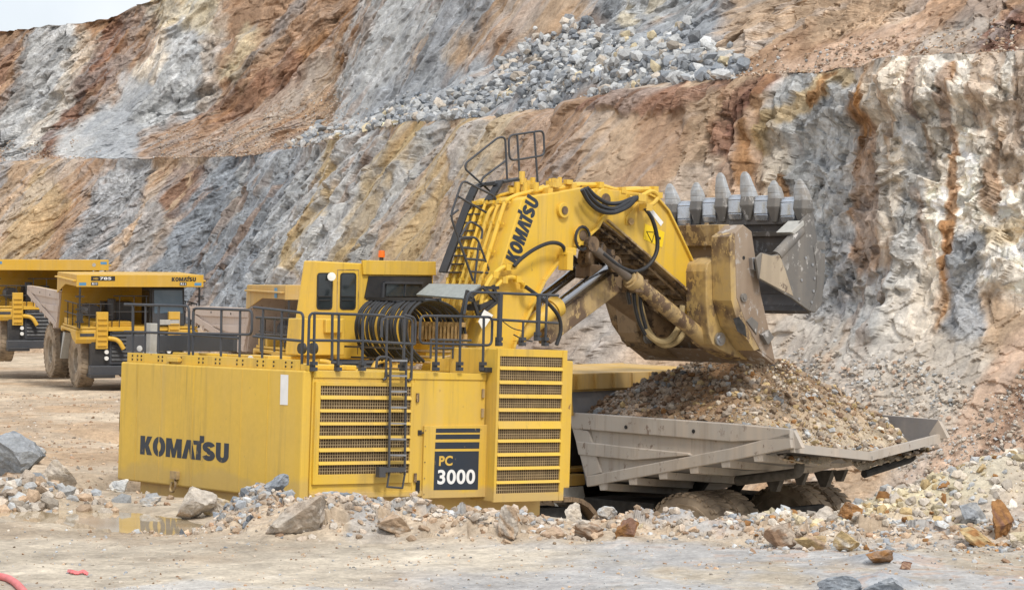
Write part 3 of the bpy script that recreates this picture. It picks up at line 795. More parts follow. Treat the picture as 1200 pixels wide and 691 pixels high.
pd_ = seg_d(GX, GY, PUD)
gblend((.33, .245, .155), np.exp(-((pd_ + .35 * n2) / 1.5) ** 2) * .8)
gc *= np.clip(1 + .22 * n3 + .25 * n2, .6, 1.45)[..., None]
gc = np.clip(gc, .03, .72)
V = np.stack([GX, GY, GZ + CAMZ], -1).reshape(-1, 3)
nr, nc_ = GX.shape
i = np.arange(nr - 1)[:, None] * nc_ + np.arange(nc_ - 1)[None, :]
F = np.stack([i, i + 1, i + nc_ + 1, i + nc_], -1).reshape(-1, 4)
ground = np_mesh('ground', V, F, M['ground'], gc.reshape(-1, 3))
tag(ground, 'trampled tan and grey quarry floor', 'ground', kind='structure')
def backplane():
    m = MB(); m.add([(-900, -300, CAMZ - 10.2), (900, -300, CAMZ - 10.2), (900, 1500, CAMZ - 10.2), (-900, 1500, CAMZ - 10.2)], [(0, 1, 2, 3)])
    o = m.build('terrain', plain('far_ground', (.42, .35, .28), .9, .2, .1, .2, .2)); tag(o, 'quarry land below and beyond the pit', 'terrain', kind='structure')
backplane()

# puddle
nw = NT('muddy_water')
M['water'] = nw.done(nw.mix(nw.rng(nw.noise(1.5, 3), .4, .6), (.42, .325, .205), (.50, .40, .27)), .045, 0, nw.bump(nw.noise(7, 2), .02, .004), 1.0)
wm = MB()
wm.add([(-12.6, 40.6, 0), (-5.0, 38.6, 0), (-4.6, 41.0, 0), (-7.0, 45.4, 0), (-12.0, 46.0, 0)], [(0, 1, 2, 3, 4)])
for k in range(5): wm.v[k].z = CAMZ + WATER_Z
tag(wm.build('puddle', M['water']), 'shallow muddy puddle in the ruts before the counterweight', 'puddle', kind='structure')
# ------------------------------------------------------------------ lettering
def arc(cx, cy, rx, ry, a0, a1, n=14):
    return [(cx + rx * math.cos(R(a0 + (a1 - a0) * k / n)), cy + ry * math.sin(R(a0 + (a1 - a0) * k / n))) for k in range(n + 1)]
def ribbon(pts, w):
    P = [Vector((x, y, 0)) for x, y in pts]; A, B = [], []
    for i, p in enumerate(P):
        d = (P[min(i + 1, len(P) - 1)] - P[max(i - 1, 0)]).normalized(); q = Vector((-d.y, d.x, 0)) * w / 2
        A.append((p + q)[:2]); B.append((p - q)[:2])
    return A + B[::-1]
def logo_word():
    """the maker's wordmark as drawn on the machine: heavy capitals, the T raised with an offset block"""
    out = []; x = 0
    def put(polys, w):
        nonlocal x
        for p in polys: out.append([(px + x, py) for px, py in p])
        x += w
    put([[(0, 0), (0, 1), (.27, 1), (.27, .60), (.40, 1), (.68, 1), (.48, .52), (.70, 0), (.40, 0), (.27, .40), (.27, 0)]], .725)
    put([arc(.36, .5, .36, .53, 0, 345, 28), arc(.36, .5, .105, .26, 345, 0, 20)], .755)
    put([[(0, 0), (0, 1), (.31, 1), (.445, .44), (.58, 1), (.89, 1), (.89, 0), (.64, 0), (.64, .50), (.53, 0), (.36, 0), (.25, .50), (.25, 0)]], .91)
    put([[(0, 0), (.24, 1), (.52, 1), (.74, 0), (.475, 0), (.375, .58), (.27, 0)]], .60)
    put([[(.16, 0), (.20, .78), (.03, .78), (.0, 1), (.36, 1), (.36, 1.27), (.60, 1.27), (.60, .95), (.45, .88), (.45, 0)]], .535)
    s = arc(.33, .715, .215, .15, 10, 180, 10) + arc(.33, .715, .215, .17, 180, 262, 6)[1:] + arc(.33, .285, .22, .16, 82, 0, 6) + arc(.33, .285, .22, .155, 0, -172, 10)[1:]
    put([ribbon(s, .255)], .715)
    put([[(0, 1), (0, .36)] + arc(.345, .36, .345, .38, 180, 360, 16) + [(.69, 1), (.435, 1), (.435, .36)] + arc(.345, .34, .09, .11, 0, -180, 8) + [(.255, 1)]], .69)
    return out
_glyph = {}
def word_mesh(key):
    """2-D mesh of a word in a unit box"""
    if key in _glyph: return _glyph[key]
    if key == 'LOGO':
        cu_ = bpy.data.curves.new('c', 'CURVE'); cu_.dimensions = '2D'; cu_.fill_mode = 'BOTH'
        for p in logo_word():
            sp_ = cu_.splines.new('POLY'); sp_.points.add(len(p) - 1)
            for q, (a, b) in zip(sp_.points, p): q.co = (a, b, 0, 1)
            sp_.use_cyclic_u = True
    else:
        cu_ = bpy.data.curves.new('c', 'FONT'); cu_.body = key; cu_.offset = .028; cu_.resolution_u = 6; cu_.space_character = 1.06
    ob = bpy.data.objects.new('c', cu_); COL.objects.link(ob)
    bpy.context.view_layer.update()
    me = bpy.data.meshes.new_from_object(ob.evaluated_get(bpy.context.evaluated_depsgraph_get()))
    vs_ = [v.co.copy() for v in me.vertices]; fs_ = [tuple(p.vertices) for p in me.polygons]
    bpy.data.objects.remove(ob); bpy.data.curves.remove(cu_); bpy.data.meshes.remove(me)
    x0, x1 = min(v.x for v in vs_), max(v.x for v in vs_); y0, y1 = min(v.y for v in vs_), max(v.y for v in vs_)
    if key == 'LOGO': y0, y1 = -.03, 1.0
    r = ([((v.x - x0) / (x1 - x0), (v.y - y0) / (y1 - y0)) for v in vs_], fs_)
    _glyph[key] = r
    return r
def lettering(key, o, ex, ey, off, mat, parent, name='lettering', origin_off=(0, 0, 0)):
    v, f = word_mesh(key); o, ex, ey = Vector(o), Vector(ex), Vector(ey)
    n = ex.cross(ey).normalized()
    m = MB(origin_off); m.add([o + ex * a + ey * b + n * off for a, b in v], f)
    # a thin decal with an edge
    nv = len(v)
    return m.build(name, mat, parent, recalc=False)

# ------------------------------------------------------------------ THE SHOVEL
base = SO + SF * S_OFF.x + SL * S_OFF.y + SU * S_OFF.z
MX = Matrix(((SF.x, SL.x, SU.x, base.x), (SF.y, SL.y, SU.y, base.y), (SF.z, SL.z, SU.z, base.z), (0, 0, 0, 1)))
shovel = empty('mining_shovel', M=MX)
tag(shovel, 'yellow hydraulic mining shovel tipping its bucket over the grey truck', 'mining shovel')
def SM(): return MB(S_OFF)
V3 = Vector
W = 6.51
# counterweight
m = SM(); m.box((-.02, -.0, -2.5), (.19, W, 0)); 
cw = m.build('counterweight', M['yellow_rear'], shovel, .035)
m = SM(); m.prism([(.2, 5.0, -2.9), (.2, 5.9, -2.9), (.9, 5.9, -3.0), (.9, .6, -3.0), (.2, 1.5, -2.9)], (0, 0, .45)); m.build('ballast', M['yellow'], shovel, .03)
lettering('LOGO', (-.02, 5.651, -1.925), (0, 2.417 - 5.651, 0), (0, 0, .40), .004, M['navy'], cw, origin_off=S_OFF)
m = SM(); a = [sp(329, 438.5, f=-.024), sp(338, 439, f=-.024), sp(337.2, 474.3, f=-.024), sp(328.2, 473.8, f=-.024)]; m.prism(a, (-.003, 0, 0)); m.build('sticker', M['white'], cw)
m = SM(); c = sp(205, 562, f=-.05); m.frame(c + V3((0, 0, .1)), (.05, 0, 0), (0, .12, 0), (0, 0, .08)); m.tube(spline([c, c + V3((-.05, -.1, -.1)), c + V3((-.05, -.02, -.24)), c + V3((-.03, .12, -.2)), c + V3((0, .1, -.05))], 5), .025, 6); m.build('lifting_eye', M['yellow_worn'], cw)
m = SM(); m.tube(fillet([(.1, W, -1.0), (.1, W + .12, -1.05), (.1, W + .12, -1.5), (.1, W, -1.55)], .06), .035, 6); m.build('rubber_buffer', M['black'], cw)
# house
m = SM(); m.box((.205, 0, -2.48), (4.63, W, -.005)); m.box((4.63, 1.0, -2.48), (7.3, W, -.012))
m.box((.3, .4, -3.2), (6.6, W - .4, -2.48))
house = m.build('engine_house', M['yellow'], shovel, .02)
m = SM(); m.box((.215, -.025, -.13), (4.62, .003, .002)); m.box((2.735, -.014, -2.42), (2.755, .002, -.14)); m.box((.215, -.02, -2.47), (4.62, .002, -2.36)); m.build('edge_trim', M['yellow'], house, .006)
# bolted rail on the rear deck edge
m = SM(); m.box((.10, .3, .0), (.17, W - .05, .20)); m.box((.10, .02, 0), (.17, .28, .12))
for l in (.9, 1.9, 3.0, 4.1, 5.2, 6.0): m.box((.17, l, 0), (.5, l + .05, .18))
br = m.build('deck_rail_plate', M['yellow'], shovel, .008)
m = SM()
for l in (.55, .75, 1.15, 1.5, 1.7, 2.2, 2.4, 3.0, 3.15, 3.6, 3.75, 4.4, 5.1, 5.25, 5.9, 6.05, 6.25):
    for z in (.06, .14): m = SM(); m.cyl((.085, l, z), (.1, l, z), .02, 6); m.build('bolt', M['dark'], br)
m = SM(); a, b = sp(198, 421, f=.06), sp(211, 421.5, f=.06); m.bar(a, b, .12, .09); m.prism([a, a + V3((0, .15, -.08)), a + V3((0, .0, -.1))], (.08, 0, 0)); m.build('tow_bracket', M['yellow'], br, .01)
# weld seams, hinges and catches
for l in (1.15, 2.05, 3.75, 4.95, 5.85):
    m = SM(); m.box((-.026, l - .012, -2.46), (-.018, l + .012, -.03)); m.build('weld_seam', M['yellow_rear'], cw, .003)
for (f, z) in ((2.79, -.5), (2.79, -2.1), (4.52, -.4), (4.52, -.8)):
    m = SM(); m.box((f, -.03, z - .09), (f + .06, .002, z + .09)); m.cyl((f, -.035, z - .09), (f, -.035, z + .09), .018, 6); m.build('hinge', M['yellow_worn'], house)
for (f, z) in ((4.40, -1.15), (2.86, -1.2)):
    m = SM(); m.box((f, -.02, z - .05), (f + .09, .002, z + .05)); m.box((f + .03, -.045, z - .015), (f + .12, -.02, z + .015)); m.build('door_catch', M['black'], house)
# deck furniture
m = SM(); a, b = sp(150, 402, f=.9), sp(276, 402, f=.9); m.frame((a + b) / 2, (.05, 0, 0), (b - a) / 2, (0, 0, .17)); m.frame((a + b) / 2 + V3((0, 0, -.28)), (.03, 0, 0), V3((0, .06, 0)), (0, 0, .14))
m.build('toe_board', M['slate'], shovel, .01)
m = SM(); a = sp(176.5, 417, f=.5); m.frame(a + V3((0, 0, .34)), (.09, 0, 0), (0, .10, 0), (0, 0, .36)); m.frame(a + V3((0, 0, .02)), (.12, 0, 0), (0, .13, 0), (0, 0, .06)); m.build('breather_post', M['greyplate'], shovel, .015)
for u, v in ((293.5, 420), (163.5, 408)):
    m = SM(); a = sp(u, v, f=.3); m.lathe([(0, -.06), (.05, -.05), (.065, 0), (.0, .005)], a, (-.8, -.5, .1), 10); m.build('work_lamp', M['lampglass'], shovel, smooth=True)
for u in (352, 365.5):
    m = SM(); a = sp(u, 408, f=1.3); m.cyl(a, a + V3((.08, 0, 0)), .115, 18); m.cyl(a + V3((.04, 0, -.4)), a + V3((.04, 0, -.1)), .02, 6); m.build('round_mirror', M['black'], shovel)
m = SM()
for (x0, y0, z0, x1, y1, z1) in ((.5, 1.2, 0, 2.2, 3.0, .10), (.6, 3.4, 0, 1.9, 4.6, .16), (2.3, 4.4, 0, 3.3, 6.2, .22), (.6, 4.9, 0, 1.6, 5.5, .24), (4.7, 1.25, 0, 6.5, 1.9, .3)): m = SM(); m.box((x0, y0, z0), (x1, y1, z1)); m.build('deck_hatch', M['yellow'], shovel, .02)

# grilles: frame with slats, wire mesh, dusty cores
def grille(name, f0, f1, z0, z1, l, fo0, fo1, opens, parent):
    m = SM(); t = .06
    m.box((f0, l - t, z1), (fo0, l, z0)); m.box((fo1, l - t, z1), (f1, l, z0))
    zs = [z0] + [z for o in opens for z in o] + [z1]
    for k in range(0, len(zs), 2):
        a, b = zs[k], zs[k + 1]
        pr = .0 if k in (0, len(zs) - 2) else .035
        # slats stand out at their lower edge
        m.prism([(fo0, l - t * .8, a), (fo0, l - .006, a), (fo0, l - .006, b), (fo0, l - t * .8 - pr, b)], (fo1 - fo0, 0, 0))
    g = m.build(name, M['yellow'], parent, .006)
    m = SM(); m.box((fo0, l - .005, z1 + .02), (fo1, l - .002, z0 - .02)); m.build('radiator_core', M['mesh_back'], g)
    m = SM(); n = int((fo1 - fo0) / .058)
    for k in range(n + 1):
        f = fo0 + (fo1 - fo0) * k / n; m.box((f - .006, l - .03, z1 + .02), (f + .006, l - .02, z0 - .02))
    for a, b in opens:
        k = max(2, int(round((a - b) / .058)))
        for j in range(1, k): z = a + (b - a) * j / k; m.box((fo0, l - .034, z - .006), (fo1, l - .026, z + .006))
    m.build('wire_mesh', M['mesh_wire'], g)
    return g
zl_ = lambda y: -.209 - (y - 155) / 395 * 1.986
grille('intake_grille', .238, 2.70, -.209, -2.195, -.002, .36, 2.62, [(zl_(a), zl_(b)) for a, b in ((170, 207), (222, 260), (272, 310), (322, 362), (374, 410), (425, 462), (475, 512))], shovel)
m = SM(); m.box((4.655, -.26, -2.61), (6.59, 1.2, .52)); m.box((6.59, .2, -2.4), (7.25, 1.3, .3)); cool = m.build('cooler_box', M['yellow'], shovel, .02)
zr_ = lambda y: .526 - (y - 31) / 587 * 3.14
grille('cooler_grille', 4.651, 6.594, .526, -2.614, -.262, 4.72, 6.47, [(zr_(a), zr_(b)) for a, b in ((60, 98), (112, 152), (166, 205), (220, 258), (272, 308), (338, 378), (390, 430), (443, 483), (495, 537), (548, 585))], cool)
m = SM(); a = sp(573, 440, l=-.05); m.frame(a + V3((-.05, 0, .12)), (.13, 0, 0), (0, .1, 0), (0, 0, .05)); m.build('door_lamp', M['black'], shovel, .01)
m = SM(); a = sp(540, 433, l=1.6); m.cyl(a, a + V3((0, 0, .14)), .09, 10); m.build('tail_lamp', M['red'], shovel)
# model plate with stripes
P = [sp(497.4, 498.8, l=-.045), sp(574.2, 497.2, l=-.045), sp(571.2, 581.7, l=-.045), sp(495, 583.8, l=-.045)]
m = SM(); m.prism(P, (0, .045, 0)); plate = m.build('model_plate', M['yellow'], shovel, .008)
ax, ay = P[1] - P[0], P[3] - P[0]
for k in range(6):
    pass
z5 = lambda x, y: sp(350 + x / 3.291, 400 + y / 3.291, l=-.047)
for q in (((530, 335), (700, 334), (699, 350), (529, 351)), ((529, 358), (699, 357), (698, 375), (528, 376)), ((527, 388), (697, 387), (696, 412), (526, 413)), ((525, 423), (695, 422), (691, 570), (520, 572))):
    m = SM(); m.prism([z5(*p) for p in q], (0, -.003, 0)); m.build('stripe_decal' if q[0][1] < 420 else 'number_decal', M['navy'], plate)
o = sp(514.2, 545.6, l=-.05); lettering('PC', o, sp(530.0, 545.2, l=-.05) - o, sp(514.8, 533.8, l=-.05) - o, .003, M['decal_yellow'], plate, origin_off=S_OFF)
o = sp(512.4, 567.2, l=-.05); lettering('3000', o, sp(556.4, 566.6, l=-.05) - o, sp(513, 549.9, l=-.05) - o, .003, M['white'], plate, origin_off=S_OFF)
m = SM()
for i_ in range(5):
    for e in (0.02, .98): 
        p = P[0] + ax * e + ay * (.06 + .22 * i_); m.cyl(p + V3((0, -.012, 0)), p, .014, 6)
m.build('bolts', M['yellow_worn'], plate)
m = SM(); a = sp(489.5, 570, l=-.012); m.frame(a, (.05, 0, 0), (0, .008, 0), (0, 0, .13)); m.build('vent_slot', M['dark'], house)

# handrails: each stretch a part with its posts; clamps at the feet
def rails(name, pieces, posts, plane, r=.028, foot=True):
    m = SM()
    for pts, closed in pieces:
        q = fillet([sp(u, v, **plane) for u, v in pts], .12, 4, closed)
        if closed: q.append(q[0])
        m.tube(q, r, 8)
    for u0, v0, u1, v1, rr in posts:
        m.tube([sp(u0, v0, **plane), sp(u1, v1, **plane)], rr, 8)
        if foot:
            e = sp(u1, v1, **plane)
            for dz in (0, .11):
                m.frame(e + V3((0, 0, -.02 + dz)), (.055, 0, 0), (0, .055, 0), (0, 0, .035))
            m.frame(e + V3((0, .04, .03)), (.04, 0, 0), (0, .04, 0), (0, 0, .09))
    return m.build(name, M['slate'], shovel, smooth=True)
pr = dict(f=.14); ps = dict(l=-.055)
rails('handrail', [([(146, 356.5), (221.5, 358.5), (221.5, 420)], 0), ([(146, 388.5), (221.5, 391)], 0)], [(156, 357, 155.5, 416, .03), (170.6, 357, 170, 418, .022), (186, 357, 185.6, 417, .026)], pr, foot=False)
rails('handrail', [([(226.5, 361), (295.5, 363.5), (295, 392), (226, 390.5)], 1), ([(224, 392), (280, 396)], 0)], [(227, 361, 226, 419, .026), (259.5, 362, 258.8, 421, .026), (281.5, 363, 280.6, 423, .026)], pr, foot=False)
rails('handrail', [([(297.5, 360), (355.5, 366.5), (353.5, 432)], 0), ([(297, 394), (355, 399.5)], 0)], [(308.5, 361, 307, 425, .026), (330.5, 363.5, 329, 427, .026)], pr, foot=False)
rails('handrail', [([(360.8, 428), (362.5, 366.6), (453.5, 369.5), (452.3, 443), (449, 445)], 0), ([(361.5, 398.5), (431.5, 399.5)], 0), ([(389, 422), (389.5, 368)], 0), ([(388.6, 424.5), (394, 425)], 0)],
      [(368.6, 367, 367.6, 431, .028), (397.2, 368, 396.2, 431, .028), (425.4, 368.5, 424.5, 431, .028)], ps)
rails('handrail', [([(441, 431), (441.8, 418), (457, 418.2), (458.5, 430)], 0), ([(447, 395), (447.5, 372), (471, 371), (483.5, 374), (482, 444), (478, 446)], 0), ([(431, 400), (486, 403)], 0), ([(486, 403), (487, 372), (474, 369)], 0)],
      [(474, 371, 472.8, 431, .03)], ps)
rails('handrail', [([(491.5, 402), (493, 369.8), (577, 371.5), (576, 404.5)], 1)], [(512, 371, 510.8, 431, .028), (539.7, 371.5, 538.6, 431, .028), (567, 372, 565.9, 431, .028)], ps)
rails('handrail', [([(544, 368), (549, 342), (654.5, 346.2)], 0), ([(576, 374), (654, 378.5)], 0)], [(586.4, 344, 584.8, 402, .055), (613.3, 377, 612.2, 402, .026), (631.6, 346, 630, 396, .05), (641, 346, 639, 402, .028)], dict(l=-.18))
# far-side rails on the deck
rails('handrail', [([(300, 372), (352, 374)], 0), ([(300, 392), (352, 394)], 0)], [(306, 372, 305.5, 412, .024), (322, 373, 321.5, 412, .024), (340, 373, 339.5, 413, .024)], dict(l=5.2), foot=False)
rails('handrail', [([(505, 398), (552, 399)], 0), ([(508, 408), (548, 408)], 0)], [(505, 398, 504.6, 420, .024), (520, 398, 519.6, 420, .024), (531, 398, 530.6, 420, .024)], dict(l=1.1), foot=False)
# access ladder
m = SM()
for u in (458.0, 476.4):
    m.tube([sp(u - .2, 419, l=-.19), sp(u - 1.6, 500, l=-.19), sp(u - 2.2, 556, l=-.19)], .028, 6)
m.tube([sp(455.8, 556, l=-.19), sp(453.5, 571, l=-.19)], .022, 6); m.tube([sp(474.2, 556, l=-.19), sp(471.5, 572, l=-.19)], .022, 6); m.tube([sp(453.5, 570, l=-.19), sp(471.5, 571.5, l=-.19)], .022, 6)
for v in (440, 500, 548): 
    for u in (458, 476): a = sp(u - (v - 419) / 70, v, l=-.19); m.bar(a, a + V3((0, .18, 0)), .05, .05)
a = sp(459.5, 550, l=-.2); m.frame(a, (.3, 0, 0), (0, .05, 0), (0, 0, .045)); m.frame(a + V3((-.3, -.02, -.04)), (.08, 0, 0), (0, .06, 0), (0, 0, .1))
lad = m.build('access_ladder', M['slate'], shovel)
for k, y in enumerate((422.2, 440.1, 458.3, 476.9, 495.7, 514, 532.8, 551)):
    m = SM(); a, b = sp(457.6 - k * .25, y, l=-.19), sp(476.2 - k * .25, y + .3, l=-.19); m.bar(a, b, .07, .035); m.build('rung', M['steel'], lad)

# cab
def pl(u, v, l): return sp(u, v, l=l)
CL = 4.6
a0, a1, b0, b1 = pl(370, 305.5, CL), pl(508, 308, CL), pl(508.5, 420, CL), pl(366, 420, CL)
top = [(a0.x, CL), (a0.x - .12, CL + .26), (a0.x + .9, 6.25), (a1.x, 6.25), (a1.x, CL)]
bot = [(b1.x, CL), (b1.x - .30, CL + .42), (b1.x + .9, 6.3), (b0.x, 6.3), (b0.x, CL)]
m = SM(); m.loft([V3((f, l, a0.z)) for f, l in top], [V3((f, l, b1.z)) for f, l in bot])
cab = m.build('cab', M['yellow'], shovel, .03)
m = SM(); q = [pl(423, 304.8, CL), pl(508.5, 306.4, CL), pl(509, 322.6, CL), pl(424, 321.6, CL)]; m.prism([p + V3((0, -.07, 0)) for p in q], (0, .065, 0)); m.build('roof_fascia', M['yellow'], cab, .012)
m = SM(); m.prism([pl(354, 373, CL - .5), pl(404, 373, CL - .5), pl(404, 416, CL - .5), pl(350, 416, CL - .5)], (0, .495, 0)); m.prism([pl(382, 374, CL - .6), pl(402, 374, CL - .6), pl(402, 390, CL - .6), pl(382, 390, CL - .6)], (0, .1, 0)); m.build('cab_step_box', M['yellow'], cab, .02)
def rrect(u0, v0, u1, v1, l, lean, r=.09):
    return fillet([pl(u0 + lean, v0, l), pl(u1 + lean, v0, l), pl(u1, v1, l), pl(u0, v1, l)], r, 4, True)
for (u0, v0, u1, v1) in ((371.0, 319.5, 389.5, 362.8), (398.2, 319.5, 417.0, 362.8)):
    m = SM(); m.prism(rrect(u0, v0, u1, v1, CL - .012, .8), (0, .010, 0)); w_ = m.build('window', M['black'], cab)
    m = SM(); m.prism(rrect(u0 + 1.6, v0 + 1.6, u1 - 1.6, v1 - 1.6, CL - .018, .7, .07), (0, .004, 0)); m.build('pane', M['glass'], w_)
    m = SM(); m.bar(pl(u0 + 1.5, 347, CL - .02), pl(u1 - 1, 347.3, CL - .02), .03, .02); m.bar(pl(u0 + 2.5, 351.5, CL - .02), pl(u1 - 3, 351.8, CL - .02), .02, .02); m.build('glazing_bar', M['black'], w_)
m = SM()
for a, b in (((395.5, 316), (420, 316)), ((395.5, 316), (394, 415)), ((420, 316), (419, 415))): m.bar(pl(a[0], a[1], CL - .003), pl(b[0], b[1], CL - .003), .015, .015)
m.build('door_seam', M['yellow_worn'], cab)
m = SM(); m.bar(pl(397, 372, CL - .04), pl(397, 380, CL - .04), .03, .03); m.build('door_handle', M['black'], cab)
m = SM(); m.prism([pl(432.6, 323.2, CL - .03), pl(506, 323.8, CL - .03), pl(507, 349, CL - .03), pl(427.5, 349, CL - .03)], (0, .026, 0)); sw = m.build('side_screen', M['black'], cab)
m = SM(); m.prism([pl(453, 333, CL - .05), pl(491, 333.4, CL - .05), pl(490, 347, CL - .05), pl(452.5, 347, CL - .05)], (0, .015, 0)); m.build('pane', M['glass'], sw)
m = SM(); m.bar(pl(450, 331, CL - .06), pl(495, 331.5, CL - .06), .06, .05); m.bar(pl(449, 331, CL - .06), pl(448, 349, CL - .06), .06, .05); m.bar(pl(475, 333, CL - .055), pl(474, 347, CL - .055), .04, .02); m.build('screen_frame', M['slate'], sw)
m = SM(); a = pl(388.6, 324, CL - .12); m.lathe([(0, -.1), (.07, -.07), (.095, .0), (0, .012)], a, (-.75, -.65, .1), 12); m.bar(a, a + V3((.05, .12, .03)), .03, .03); m.build('work_lamp', M['lampglass'], cab, smooth=True)
m = SM(); a = pl(447, 302.5, CL + .5); m.cyl(a + V3((0, 0, -.1)), a + V3((0, 0, .02)), .05, 10); bk = m.build('beacon', M['black'], cab)
m = SM(); m.lathe([(0, .16), (.07, .15), (.078, .03), (.075, .0), (0, 0)], a + V3((0, 0, .02)), (0, 0, 1), 12); m.build('beacon_lens', M['orange'], bk, smooth=True)

# hose bundle behind the boom root
L0 = 2.3
hp = [(545, 401), (545.5, 388), (541, 372), (529, 359.5), (512, 353), (496, 353.5), (484, 362), (477.5, 377), (478, 393), (484, 409), (497, 424)]
hl = [sp(u, v, l=L0) for u, v in hp]
rs_ = random.Random(4)
for k in range(15):
    q = []
    dl_ = k * .126; jr = rs_.uniform(-.03, .03)
    for j, p in enumerate(hl):
        q.append(p + V3((jr * (j / 10), dl_ + .02 * math.sin(k * 2.1 + j), jr * .6 * math.sin(j))))
    m = SM(); m.tube(spline(q, 5), .035, 8); m.build('hose', M['rubber_hose'], shovel, smooth=True)
for u, v, w_, t_, d_ in ((497, 350.6, .07, .07, .1), (516, 350.6, .07, .05, .1), (470, 408, .10, .04, .05), (480, 421, .10, .04, .05)):
    m = SM(); a = sp(u, v, l=L0 - d_); m.bar(a, a + V3((0, 1.97, 0)), w_, t_); m.build('hose_rack_bar', M['black'], shovel)

m = SM()
for k in range(15):
    p = hl[0] + V3((0, k * .126, .12)); m.cyl(p + V3((0, 0, -.18)), p + V3((0, 0, .06)), .05, 8)
    p = hl[1] + V3((-.16, k * .126, .1)); m.cyl(p + V3((0, 0, -.3)), p, .035, 8)
    m.frame(hl[0] + V3((-.1, k * .126, .38)), (.06, 0, 0), (0, .045, 0), (0, 0, .05))
a = hl[0]
for dz, df in ((-.22, -.35), (-.34, -.55), (-.46, -.7)): 
    m.tube(fillet([a + V3((.0, 0, dz + .12)), a + V3((df, 0, dz)), a + V3((df - .1, 1.7, dz)), a + V3((0, 1.7, dz))], .2), .035, 6)
m.build('hose_manifold', M['tan_fitting'], shovel)
# sloping grating over the hoses and the steps beside it
m = SM(); q = [sp(544, 351.5, l=2.32), sp(488.5, 347, l=4.02), sp(504, 334.3, l=4.02), sp(564, 335.2, l=2.32)]; n_ = (q[1] - q[0]).cross(q[3] - q[0]).normalized()
m.prism(q, n_ * -.05)
gr = m.build('step_grating', M['grating'], shovel, .008)
m = SM()
for k in range(1, 12): m.bar(lerp(q[0], q[3], k / 12) + n_ * .0, lerp(q[1], q[2], k / 12), .012, .02)
m.build('grating_bars', M['greyplate'], gr)
m = SM(); m.bar(sp(543.5, 353, l=2.28), sp(566.5, 336.5, l=2.28), .07, .07)
for a, b in (((545, 352), (541, 370)), ((541, 370), (548, 340)), ((553, 347), (560, 369)), ((566, 336), (583, 353)), ((583, 353), (562, 369)), ((570, 337), (584, 337)), ((578, 334), (583, 353)), ((549, 351), (556, 352))):
    m.bar(sp(*a, l=2.1), sp(*b, l=2.1), .06, .07)
m.prism([sp(563, 364, l=2.1), sp(581, 353, l=2.1), sp(579, 350.5, l=2.1), sp(563, 357, l=2.1)], (0, .45, 0)); m.build('boom_step', M['black'], shovel)
m = SM(); m.prism([sp(561, 377, l=1.9), sp(568, 363, l=1.9), sp(578, 369, l=1.9), sp(566, 387, l=1.9)], (0, .02, 0)); m.build('service_tag', M['white'], shovel)

# boom
BN, BF = 2.35, 4.05
bp = [(545, 452), (561, 400), (586.6, 317), (613, 233.5), (619, 230.5), (650, 226), (684, 219.5), (694, 224), (708.5, 249), (700, 266), (676, 288), (657, 302), (637, 329), (603, 400), (590, 452)]
B3 = [sp(u, v, l=BN) for u, v in bp]
m = SM(); m.prism([p + V3((0, .03, 0)) for p in B3], (0, BF - BN - .06, 0))
boom = m.build('boom', M['yellow_boom'], shovel, .02)
# flange strip along the edges of the side plates
m = SM()
for l in (BN, BF - .04):
    sh_ = V3((0, l - BN, 0)); cc = sum((V3(p) for p in B3), V3()) / len(B3)
    for i_ in (7, 8, 9, 10, 11, 12, 13):
        if i_ + 1 < len(B3):
            a, b = B3[i_], B3[i_ + 1]; m.bar(a + sh_, b + sh_, .06, .13, (0, 1, 0))
m.build('edge_flange', M['yellow_boom'], boom, .01)
q = [sp(607, 318, l=BN), sp(617, 321, l=BN)]
o = sp(606.6, 311, l=BN + .03); ex = sp(632.5, 236, l=BN + .03) - o
nn = V3((0, -1, 0)); ey = nn.cross(ex).normalized()
if ey.z < 0 and ey.x > 0: pass
lh = .40
ey = ey * lh
lettering('LOGO', o + ey * -.0, ex, ey, .006, M['navy'], boom, origin_off=S_OFF)
# bosses and lugs on the side plate
for (u, v, r_, mt) in ((658.5, 246.5, .17, 'yellow_boom'), (680, 276, .22, 'yellow_boom'), (706.5, 234, .26, 'yellow_boom')):
    m = SM(); a = sp(u, v, l=BN + .03); m.cyl(a, a + V3((0, -.09, 0)), r_, 20); bo = m.build('pin_boss', M[mt], boom, .01)
    m = SM(); m.cyl(a + V3((0, -.095, 0)), a + V3((0, -.11, 0)), r_ * .55, 14); m.build('pin', M['grease'], bo)
m = SM(); a = sp(681, 279, l=BN - .06); m.tube([a + V3((.22 * math.cos(t_), -.05, .26 * math.sin(t_))) for t_ in np.linspace(0, 6.28, 16)], .035, 6); m.build('hose_guide', M['black'], boom)
# pipes up the back of the boom
ub = (B3[3] - B3[1]).normalized(); nb = V3((-ub.z, 0, ub.x))
m = SM()
for k in range(6):
    l = BN + .42 + k * .22
    p0 = B3[1] + nb * .13; p1 = B3[3] + nb * .13; sh_ = V3((0, l - BN, 0))
    e = lerp(p0, p1, .98 - .03 * (k % 3)) + sh_
    m.tube(fillet([p0 + sh_, e, e + V3((.35, 0, .14)), lerp(B3[5], B3[6], .5) + V3((0, l - BN, .10 + .02 * (k % 2)))], .15, 5), .038 if k % 2 else .05, 8)
for t_ in (.22, .42, .62, .82, .97):
    p = lerp(B3[1], B3[3], t_) + nb * .09; m.bar(p + V3((0, .3, 0)), p + V3((0, BF - BN - .1, 0)), .04, .05)
    for k in range(6): m.frame(p + nb * .04 + V3((0, .42 + k * .22, 0)), (.035, 0, 0), (0, .05, 0), (0, 0, .035))
m.build('boom_pipes', M['yellow_boom'], boom, smooth=True)
m = SM()
rr = random.Random(3)
